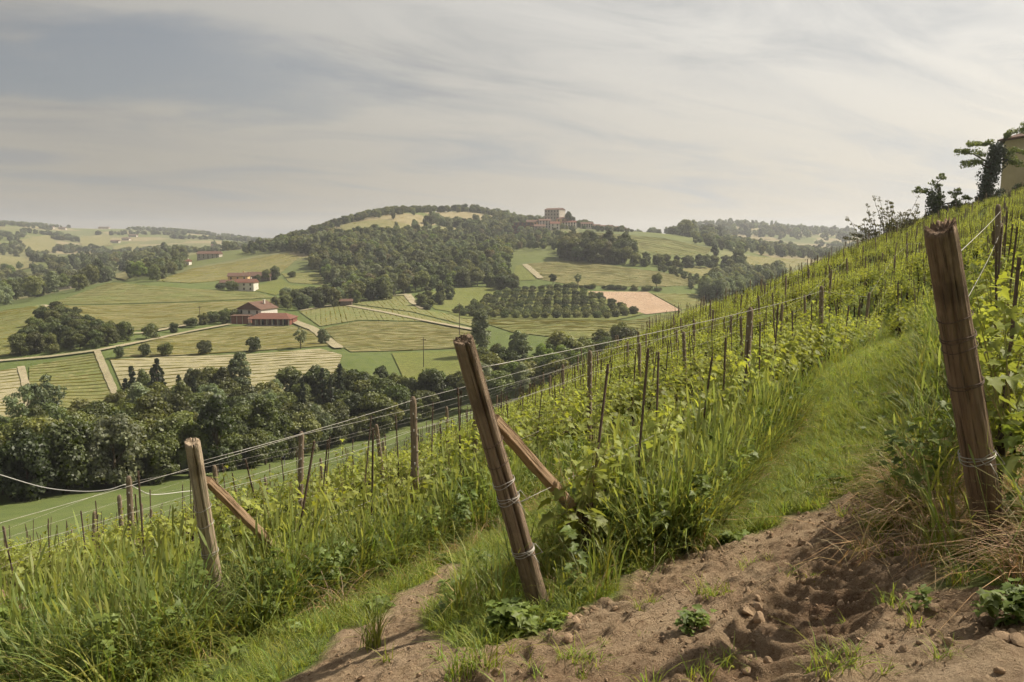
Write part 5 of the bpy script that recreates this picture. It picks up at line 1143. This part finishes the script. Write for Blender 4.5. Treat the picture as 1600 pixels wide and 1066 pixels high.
# ================================================================== GRASS, WEEDS, CLODS
GRASS = leaf_mat('grass_blades', (.185, .27, .058), .52, .22, .012, (1.12, .98, .8))
GRASS_TALL = leaf_mat('tall_grass_blades', (.15, .215, .055), .5, .22, .015, (1.2, 1.02, .8))
STRAW = leaf_mat('dry_straw', (.40, .30, .165), .3, .25, .01, (.8, .85, .9))
WEED = leaf_mat('weed_leaves', (.135, .19, .045), .42, .2, .02, (1.1, 1.0, .8))
def tuft(seed, n, h, wid, spread, droop, mat, head=False):
    r_ = np.random.default_rng(seed); V, F, T = [], [], []
    for b in range(n):
        an = r_.uniform(0, 6.283); L = h * r_.uniform(.45, 1.1); lean = spread * r_.uniform(.15, 1.0); d = np.array([math.cos(an), math.sin(an)]); side = np.array([-d[1], d[0], 0]); w = wid * r_.uniform(.6, 1.3)
        base = np.append(r_.normal(0, .35 * spread * h * .35 + .006, 2), -.015); m = 5; k0 = len(V); dr = droop * r_.uniform(.4, 1.5)
        for i in range(m):
            f = i / (m - 1); out = L * (lean * f + dr * f ** 2.6); up = L * (f * (1 - .25 * lean) - dr * .75 * f ** 3.2)
            c = base + np.array([d[0] * out, d[1] * out, max(up, .0) if f > .3 else up]); ww = w * (1 - f ** 1.8) + .0007
            V += [c - side * ww * .5, c + side * ww * .5]
        F += [[k0 + 2 * i, k0 + 2 * i + 1, k0 + 2 * i + 3, k0 + 2 * i + 2] for i in range(m - 1)]
        y = r_.uniform(.65, 1.5); t = (y * r_.uniform(.9, 1.35), y, y * r_.uniform(.7, 1.3)); T += [t] * (2 * m)
        if head and b % 3 == 0:      # seed head at the tip
            tip = V[-1]; k0 = len(V); q = .02 * h
            for i in range(5): V += [tip + np.array([d[0] * i * .012, d[1] * i * .012, .012 * i]) + side * (.005 - .0008 * i), tip + np.array([d[0] * i * .012, d[1] * i * .012, .012 * i]) - side * (.005 - .0008 * i)]
            F += [[k0 + 2 * i, k0 + 2 * i + 1, k0 + 2 * i + 3, k0 + 2 * i + 2] for i in range(4)]; T += [(1.5, 1.2, 1.2)] * 10
    return mesh_np('tuft', np.array(V), np.array(F), [mat], True, np.array(T))
def weed_mesh(seed, n, size, mat=None, rise=.08):
    r_ = np.random.default_rng(seed); an = r_.uniform(0, 6.283, n); rad = size * r_.uniform(.3, 1.2, n); C = np.column_stack([np.cos(an) * rad * .5, np.sin(an) * rad * .5, rise * r_.uniform(.2, 1.2, n)])
    D = np.column_stack([np.cos(an), np.sin(an), r_.uniform(-.3, .5, n)]); U = np.column_stack([r_.normal(0, .35, (n, 2)), np.ones(n)]); V, F, k = leaf_set(C, D, U, size * r_.uniform(.35, .75, n), r_, False)
    y = r_.uniform(.75, 1.25, n); return mesh_np('leaves', V, F, [mat or WEED], False, np.repeat(np.column_stack([y, y, y]), k, 0))
SHORT = [tuft(500 + i, 16, .13 + .03 * (i % 3), .0055, .75, .35, GRASS) for i in range(4)]
MIDG = [tuft(520 + i, 15, .28 + .06 * i, .0075, .55, .45, GRASS) for i in range(3)]
TALL = [tuft(540 + i, 13, .68 + .10 * i, .0165, .24 + .06 * i, .30 + .1 * i, GRASS_TALL, True) for i in range(4)]
STEMS = []
def stalk(seed, n, h, mat):
    r_ = np.random.default_rng(seed); V, F, T = [], [], []
    for b in range(n):
        an = r_.uniform(0, 6.283); d = np.array([math.cos(an), math.sin(an), 0]); side = np.array([-d[1], d[0], 0]); L = h * r_.uniform(.6, 1.15); base = np.append(r_.normal(0, .04, 2), -.02); ln = r_.uniform(.05, .3); w = .0022; k0 = len(V); tint = (1.15, 1.1, 1.1)
        for f, ww in ((0, w), (.45, w), (.82, w), (.84, w * 3.2), (.9, w * 4.2), (.96, w * 2.6), (1, .0006)):
            c = base + np.array([0, 0, L * f * (1 - .12 * ln * f)]) + d * L * ln * f ** 2; V += [c - side * ww, c + side * ww]; T += [tint if f < .83 else (1.5, 1.3, 1.7)] * 2
        F += [[k0 + 2 * i, k0 + 2 * i + 1, k0 + 2 * i + 3, k0 + 2 * i + 2] for i in range(6)]
    return mesh_np('stalks', np.array(V), np.array(F), [mat], True, np.array(T))
STEMS = [stalk(640 + i, 5, .85, GRASS_TALL) for i in range(3)]
DRY = [tuft(560 + i, 20, .34 + .08 * i, .0042, .75, .75, STRAW) for i in range(3)]
TALLWEED = [weed_mesh(590 + i, 26, .085, None, .42) for i in range(3)]
WEEDS = [weed_mesh(580 + i, 14, .09) for i in range(2)]
n_all = 84000
Ys = np.exp(rng.uniform(math.log(2.2), math.log(48), n_all)); us = rng.uniform(-.82, .84, n_all)
xs = us * Ys; s_, t_ = st(xs, Ys)
keep = rng.random(n_all) < np.clip((Ys / 9) ** 1.0, .25, 1)
xs, Ys = xs[keep], Ys[keep]
nl_ = 17000; tl2 = t_m + .6 + 30 * rng.random(nl_) ** 1.5; sl2 = s_m + .45 + rng.random(nl_) * (1.75 + .07 * (tl2 - 5)); xl2, yl2 = xy(sl2, tl2); 
ta, sa = t_l - 1.4 + 6.0 * rng.random(1500), s_l - .15 + .85 * rng.random(1500); tb, sb = t_m + .9 + 5.0 * rng.random(1500), s_m - .15 + .85 * rng.random(1500); xa, ya = xy(np.concatenate([sa, sb]), np.concatenate([ta, tb])); n_extra = 3000
xs = np.concatenate([xs, xl2, xa]); Ys = np.concatenate([Ys, yl2, ya]); forced = np.zeros(len(xs), bool); forced[-n_extra:] = True;  s_, t_ = st(xs, Ys)
row_s = np.array(sorted(ROWS.values())); ds = np.min(np.abs(s_[:, None] - row_s[None]), 1)
dm_ = np.where(Ys < 11, dirt_at(xs, Ys), 0); tuftiness = fbm(xs * 1.7, Ys * 1.7, 91, 3) + .5
zt = ground(xs, Ys); okv = (zt > h_far(xs, Ys) + .5) & (np.hypot(xs, Ys) > 1.5)
okv &= ~((dm_ > .25) & (rng.random(len(xs)) > .035 * (tuftiness > .55)))
kind = np.full(len(xs), -1); r0 = rng.random(len(xs))
kind = np.where(r0 < .86, 0, 1)                        # lane turf
under = ds < .5; kind = np.where(under & (rng.random(len(xs)) < .45), 1, kind)
d_l = s_ - s_l; d_m = s_ - s_m; d_r = s_ - s_r
thick = ((d_l > -.25) & (d_l < .75) & (t_ > t_l - 1.5) & (t_ < t_l + 5.5)) | ((d_m > -.2) & (d_m < .75) & (t_ > t_m + .9) & (t_ < t_m + 6.0)) | ((np.abs(s_ - ROWS[-3]) < .4) & (t_ > 4.5) & (t_ < 8))
kind = np.where(thick & (rng.random(len(xs)) < np.where(np.abs(d_m) < 1, .36, .34)), 2, kind)
kind = np.where(forced & (rng.random(len(xs)) < .8), 2, kind)
kind = np.where(under & ~thick & (rng.random(len(xs)) < .12), 2, kind)
straw = (np.hypot(xs - E_RIGHT[0] + .15, Ys - E_RIGHT[1]) < .75) | ((np.abs(d_r) < .45) & (t_ > t_r - .4) & (t_ < t_r + 2.2)) | ((d_l > .8) & (d_l < 1.0) & (t_ > t_l) & (t_ < t_l + 5) & (rng.random(len(xs)) < .35)) | ((d_m > .6) & (d_m < .75) & (t_ > t_m + 1) & (t_ < t_m + 5) & (rng.random(len(xs)) < .25))
kind = np.where((kind == 2) & (rng.random(len(xs)) < .16), 5, kind); kind = np.where((kind == 2) & (rng.random(len(xs)) < .09), 3, kind); kind = np.where((kind == 2) & (rng.random(len(xs)) < .10), 6, kind)
kind = np.where(straw & (rng.random(len(xs)) < .28), 3, kind)
kind = np.where((rng.random(len(xs)) < np.where((s_ < s_l + .6) & (t_ < 9), .10, .03)), 4, kind)
okv &= ~(((kind == 2) | (kind > 4)) & (dm_ > .1))
front = (t_ < np.where(s_ < s_l - 1, 3.9, 3.9)) & ~((s_ > s_l - .2) & (s_ < s_l + .75) & (t_ > t_l - 1.5)) & ~(s_ < s_l - .5);
bl_ = (s_ < s_l - .3) & (t_ < 4.9); rb_ = rng.random(len(xs)); kind = np.where(bl_, np.where(rb_ < .20, 1, np.where(rb_ < .29, 6, np.where(rb_ < .41, 5, np.where(rb_ < .52, 4, 0)))), kind); okv &= ~(front & ((kind == 2) | (kind > 4))); kind = np.where(front & (kind == 1) & (rng.random(len(xs)) < .8), 0, kind); okv &= ~(front & (rng.random(len(xs)) < .35)); 
for E_ in (E_MID, E_LEFT, E_RIGHT):            # the posts' feet stay in view
    e_ = np.array(E_[:2]); c_ = -e_ / np.linalg.norm(e_); dx_, dy_ = xs - e_[0], Ys - e_[1]; f_ = np.clip(dx_ * c_[0] + dy_ * c_[1], 0, 1.7); off_ = np.hypot(dx_ - f_ * c_[0], dy_ - f_ * c_[1])
    okv &= ~((off_ < .10 + .07 * (f_ < .5)) & (kind > 0) & (kind != 4)) | (rng.random(len(xs)) < .06)
def put(sel, name, meshes, lo, hi, label, cat, grow=True):
    sel = sel & okv; P = np.column_stack([xs[sel], Ys[sel], zt[sel]]); n = len(P)
    sc = rng.uniform(lo, hi, n) * (np.clip(.7 + P[:, 1] * .02, .7, 1.4) if grow else 1) * np.clip(.75 + tuftiness[sel] * .5, .6, 1.3)
    tag(scatter(name, meshes, P, np.column_stack([rng.normal(0, .12, (n, 2)), rng.uniform(0, 6.283, n)]), sc, rng.integers(0, len(meshes), n)), label, cat, kind='stuff'); return n
cnt = [put(kind == 0, 'lane_grass', SHORT, .75, 1.35, 'short bright grass of the lanes between the vine rows', 'grass'),
       put(kind == 1, 'rough_grass', MIDG, .5, .95, 'rough grass growing under the vine rows', 'grass'),
       put(kind == 2, 'tall_grass', TALL, .55, 1.0, 'tall seeding grass around the end posts', 'grass', False),
       put(kind == 3, 'dry_straw_grass', DRY, .7, 1.2, 'dry straw coloured grass at the foot of the posts', 'grass', False),
       put(kind == 6, 'leafy_weeds', TALLWEED, .8, 1.3, 'tall broad leaved weeds among the grass by the posts', 'weeds', False),
       put(kind == 5, 'seeding_grass_stalks', STEMS, .75, 1.2, 'thin grass stalks with pale seed heads around the end posts', 'grass', False),
       put(kind == 4, 'low_weeds', WEEDS, .6, 1.3, 'broad leaved weeds among the grass', 'weeds')]
print('tufts', cnt)
# loose clods on the track
def clod(seed):
    bm = bmesh.new(); bmesh.ops.create_icosphere(bm, subdivisions=2, radius=1); q = random.Random(seed)
    o = [q.uniform(0, 9) for _ in range(3)]
    for v in bm.verts: v.co *= .75 + .5 * float(vnoise(np.array([v.co.x * 1.4 + o[0]]), np.array([v.co.y * 1.4 + v.co.z * 2.1 + o[1]]), seed)[0]); v.co.z *= .6
    me = bpy.data.meshes.new('clod'); bm.to_mesh(me); bm.free(); me.materials.append(CLOD); return me
CLOD = plain_mat('dry_clod', (.37, .265, .17), (.27, .185, .115), 9, .95, .1, .5)
CL = [clod(i) for i in range(4)]
n = 9000; cx_ = rng.uniform(-2.6, 3.6, n); cy_ = rng.uniform(1.7, 6.2, n); d1, _l = along(RUT1, cx_, cy_); near_rut = np.exp(-((np.abs(d1) - .34) / .12) ** 2)
ok = (dirt_at(cx_, cy_) > .4) & (rng.random(n) < .28 + .7 * near_rut + .5 * (vnoise(cx_ * 2.1, cy_ * 2.1, 71) > .66))
cx_, cy_ = cx_[ok], cy_[ok]; n = len(cx_); sz = np.exp(rng.normal(math.log(.0075), .6, n)).clip(.003, .035)
tag(scatter('loose_clods', CL, np.column_stack([cx_, cy_, ground(cx_, cy_) + sz * .2]), rng.uniform(0, 6.28, (n, 3)), sz, rng.integers(0, 4, n)), 'loose clods and crumbs of dry earth on the track', 'clods', kind='stuff')
# weeds and tufts that stand alone on the bare earth
def single(px, py, kind_, size, label):
    p = hit_near(px, py); r = empty('weed_clump', (p[0], p[1], gz(p[0], p[1]))); tag(r, label, 'weed', 'weeds on the bare track')
    for i in range(kind_[1]):
        m = kind_[0][i % len(kind_[0])]; o = obj('tuft', m, r, (rnd.gauss(0, .07 * size), rnd.gauss(0, .05 * size), -.005)); o.rotation_euler = (0, 0, rnd.uniform(0, 6.28)); o.scale = (size * rnd.uniform(.7, 1.1),) * 3
BL = [weed_mesh(600 + i, 22, .075, None, .10) for i in range(3)]
single(590, 1012, (TALL, 4), .55, 'big grass clump on the bare strip beside the pale post'); single(735, 1055, (MIDG, 7), .95, 'grass tuft at the frame bottom below the split post')
single(1074, 990, (BL, 5), .9, 'leafy weed clump alone in the middle of the track'); single(1122, 935, (SHORT, 5), .9, 'small green tuft higher up on the track')
single(1235, 905, (SHORT, 3), .7, 'tiny tuft beside the tractor rut'); single(1590, 985, (BL, 6), 1.1, 'leafy weed spilling in below the broad post'); single(820, 985, (BL, 7), 1.25, 'dark leafy sucker plants at the foot of the split post')
single(900, 1040, (SHORT, 5), .9, 'flat tuft below the split post on open earth'); single(1010, 950, (SHORT, 4), .8, 'small tuft midway between split post and rut'); single(1150, 1040, (SHORT, 4), .9, 'tuft at the frame bottom left of the rut'); single(1420, 960, (SHORT, 3), .7, 'wisp of grass right of the rut'); single(1480, 1030, (SHORT, 3), .7, 'wisp of grass on cracked earth'); single(960, 1010, (SHORT, 2), .7, 'sparse tuft on the open track'); single(1330, 1050, (SHORT, 3), .8, 'thin tuft at the frame bottom beside the rut'); single(1180, 880, (SHORT, 4), .8, 'flat tuft where track and lane meet')
SEED = plain_mat('dandelion_down', (.62, .56, .48), (.5, .44, .36), 30, .9, .1)
for i, (px, py, lb) in enumerate([(588, 905, 'dandelion clock beside the bare strip'), (560, 928, 'second dandelion clock low in the tall grass'), (545, 880, 'third dandelion clock up in the tall grass')]):
    p = hit_near(px, py + 22); g = gz(p[0], p[1]); r = empty('dandelion', (p[0], p[1], g)); tag(r, lb, 'dandelion', 'dandelion clocks'); MB().tube([(0, 0, 0), (.01, 0, .16), (.0, .01, .3)], .0025, 5).build('stem', VINE_STEM, r)
    d = np.random.default_rng(i).normal(size=(160, 3)); d /= np.linalg.norm(d, axis=1, keepdims=True); V, F = leaf_quads(d * .019 + np.array([0, .01, .31]), d, np.full(160, .004), np.random.default_rng(i)); obj('seed_head', mesh_np('seed_head', V, F, [SEED]), r)

# ================================================================== THE RIDGE: ivy tree, shrubs, reeds and the ochre house
def ridge(px, Y):
    d = ray(px, 300); Yc = np.linspace(45, 104, 240); e = h_near(d[0] * Yc, Yc) / Yc; y = Yc[int(np.argmax(e))]      # the crest as it stands against the sky
    return Vector((d[0] * y, y, zn(d[0] * y, y)))
def blobs(spec, seed, per, sz, mat, squash=1.0):
    r_ = np.random.default_rng(seed); Cs, Ns, T = [], [], []
    for x, y, z, rad, dens in spec:
        n = int(per * dens); d = r_.normal(size=(n, 3)); d /= np.linalg.norm(d, axis=1, keepdims=True); Cs.append(np.array([x, y, z]) + d * (rad * r_.uniform(.5, 1.1, (n, 1))) * np.array([1, 1, squash])); Ns.append(d + r_.normal(size=(n, 3)) * .6); T.append(r_.uniform(.7, 1.3, (n, 1)))
    C, N_, T = np.concatenate(Cs), np.concatenate(Ns), np.concatenate(T); V, F = leaf_quads(C, N_, sz * r_.uniform(.6, 1.4, len(C)), r_); return mesh_np('foliage', V, F, [mat], False, np.repeat(T * np.ones((1, 3)), 4, 0))
def ridge_tree():
    p = ridge(1538, 93); r = empty('ivy_tree', p); r.scale = (1.15, 1.15, 1.15); tag(r, 'tall ivy wrapped tree leaning beside the ochre house', 'tree'); q = random.Random(3)
    m = MB(); m.tube([(0, 0, -.5), (.2, 0, 2.5), (.6, 0, 4.5), (1.3, 0, 6.3), (2.2, 0, 7.4)], [.32, .26, .2, .13, .05], 8)
    br = [((.5, 0, 4.2), (-1.2, .2, 5.2), (-2.6, .3, 5.3)), ((.4, 0, 3.8), (-1.0, -.3, 4.4), (-2.3, -.3, 4.0)), ((.9, 0, 5.4), (.2, .3, 6.2), (-1.6, .3, 6.0)), ((1.1, 0, 5.8), (2.0, 0, 6.9), (3.6, .2, 7.7)), ((.8, 0, 5.0), (2.4, .2, 5.4), (3.8, .2, 5.2)), ((.6, 0, 4.6), (2.0, -.3, 4.6), (3.1, -.3, 4.1))]
    for b in br: m.tube(b, [.09, .06, .02], 5)
    m.build('trunk', BARK, r)
    ivy = [(.05 + .13 * z + q.uniform(-.25, .25), q.uniform(-.3, .3), z, q.uniform(.5, .8), 1) for z in np.linspace(.2, 5.8, 20)] + [(1.2, 0, 4.9, .8, 1), (.9, 0, 5.5, .7, 1), (-.2, 0, 3.2, .7, .8), (1.4, .1, 4.2, .6, .7)]
    obj('ivy', blobs(ivy, 4, 190, .10, LEAF_BLACK), r)
    cr = []
    for b in br:
        for f in np.linspace(.35, 1.05, 7):
            a = Vector(b[0]).lerp(Vector(b[1]), min(f * 2, 1)) if f < .5 else Vector(b[1]).lerp(Vector(b[2]), f * 2 - 1); cr.append((a.x + q.uniform(-.3, .3), a.y + q.uniform(-.4, .4), a.z + q.uniform(-.05, .3), q.uniform(.25, .6), .5))
    obj('crown', blobs(cr, 5, 190, .085, LEAF_OLIVE, .6), r)
def ridge_shrub():
    p = ridge(1466, 92); r = empty('ivy_shrub', p); r.scale = (1.25, 1.25, 1.25); tag(r, 'squat dark ivy covered stump with thin side branches on the ridge', 'shrub'); q = random.Random(8); m = MB(); m.tube([(0, 0, -.3), (.1, 0, 1.6), (.1, 0, 2.9)], [.3, .22, .1], 7)
    br = [((.1, 0, 1.6), (-.9, 0, 2.6), (-1.7, 0, 2.7)), ((.1, 0, 2.2), (-.2, 0, 3.2), (.4, 0, 3.8)), ((.1, 0, 1.4), (1.6, 0, 1.7), (2.6, 0, 2.1)), ((1.4, 0, 1.6), (1.6, 0, 2.2), (1.4, 0, 2.5))]
    for b in br: m.tube(b, [.07, .045, .015], 5)
    m.tube([(1.5, 0, -.3), (1.6, 0, 1.7)], [.09, .05], 5)
    m.build('trunk', BARK, r); obj('ivy', blobs([(q.uniform(-.5, .6), q.uniform(-.3, .3), z, .62, 1) for z in np.linspace(.2, 2.3, 12)], 9, 170, .09, LEAF_BLACK), r)
    cr = [(b[i + 1][0] + q.uniform(-.35, .35), q.uniform(-.3, .3), b[i + 1][2] + q.uniform(-.2, .2), q.uniform(.2, .38), .25) for b in br for i in (0, 1) for _ in range(3)]; obj('crown', blobs(cr, 10, 190, .085, LEAF_OLIVE, .6), r)
def ridge_reeds():
    p = ridge(1372, 84); r = empty('reed_clump', p); r.scale = (1.2, 1.2, 1.2); tag(r, 'feathery clump of dry reeds and saplings on the skyline', 'reeds'); q = random.Random(12); m = MB(); cr = []
    for i in range(46):
        x = q.uniform(-.4, 3.0); an = q.gauss(.02, .33) - (.25 if x < .6 else -.05); h = q.uniform(2.2, 5.0) * (1 - abs(x - 1.3) * .17); b = Vector((x, q.uniform(-.8, .8), x * .22 - .3)); e = b + Vector((math.sin(an) * h, q.uniform(-.5, .5), math.cos(an) * h)); mid = b.lerp(e, .55) + Vector((0, 0, .12)); m.tube([b, mid, e], [.024, .018, .006], 4)
        for f in (.5, .65, .8, .95, 1.0): a = b.lerp(e, f); cr.append((a.x + q.uniform(-.12, .12), a.y, a.z + q.uniform(-.1, .1), q.uniform(.08, .2), .12))
    for z, x1 in ((.8, -2.2), (1.1, -1.6), (1.5, -.9)):
        m.tube([(.3, 0, .2), (x1 * .5, 0, z * .8), (x1, 0, z)], [.04, .025, .008], 4); cr += [(x1 * f, q.uniform(-.2, .2), z * (.5 + .5 * f), .24, .35) for f in (.5, .7, .85, 1.0, 1.1)]
    m.build('stems', BARK, r); obj('foliage', blobs(cr, 13, 150, .05, LEAF_BROWN, .7), r)
def ridge_bush(px, Y, w, h, label, mat=LEAF_BLACK, seed=0):
    p = ridge(px, Y); r = empty('ridge_bush', p); tag(r, label, 'bush', 'bushes along the ridge'); q = random.Random(seed + 40); MB().tube([(0, 0, -.4), (.05, 0, h * .6)], [.1, .04], 5).build('stem', BARK, r)
    obj('foliage', blobs([(q.uniform(-w, w), q.uniform(-.6, .6), q.uniform(.05, h * .75), q.uniform(.3, .5) * h * .6 + .15, 1) for _ in range(int(8 + 6 * w))], seed + 60, 120, .085, mat), r)
ridge_tree(); ridge_shrub(); ridge_reeds()
for i, (px, Y, w, h, lb) in enumerate([(1412, 87, 1.6, 1.9, 'grey brown bush where the reeds end'), (1440, 90, 1.3, 1.4, 'low bush left of the ivy stump'), (1494, 93, 1.4, 1.3, 'low dark bush right of the ivy stump'), (1512, 94, 1.6, 1.2, 'low dark bush before the tall ivy tree'), (1556, 95, 1.3, 1.3, 'low dark bush at the foot of the tall ivy tree'), (1580, 96, 1.6, 1.4, 'dark bush under the ochre house wall'), (1604, 97, 1.6, 1.5, 'last dark bush under the ochre house at the picture edge'), (1475, 92, 1.5, 1.0, 'low dark bush at the foot of the ivy stump')]): ridge_bush(px, Y, w, h, lb, LEAF_DARK if i % 3 == 0 else LEAF_BLACK, i)
WALL_OCHRE = plain_mat('wall_ochre', (.46, .38, .24), (.40, .33, .2), .6, .9, .1)
p = ridge(1600, 100); hx, hy, hz = at(1564, 284, p.y + 12)
print('ridge', p, ridge(1540, 0), ridge(1466, 0), ridge(1372, 0))
house((hx + 5.6, hy - 5.2, hz + .1), 12, 9, 5.0, 1.9, WALL_OCHRE, ROOF_BROWN, 'ochre house with tiled roof at the top of the vineyard', .12, 'y', (0, 1), (0, 1), chimney=False, door=False, ov=.5)

# ------------------------------------------------------------------ the air of the valley
m, N_, L_ = new_mat('valley_air')
pv = N_.new('ShaderNodeVolumePrincipled'); pv.inputs['Color'].default_value = (.94, .96, 1.0, 1); pv.inputs['Density'].default_value = 1.7e-4; pv.inputs['Anisotropy'].default_value = .25
om = N_.new('ShaderNodeOutputMaterial'); L_.new(pv.outputs[0], om.inputs['Volume'])
tag(MB().box((0, 2130, 5), (11200, 4400, 176)).build('haze', m), 'thin blue summer haze filling the valley', 'haze', kind='stuff')
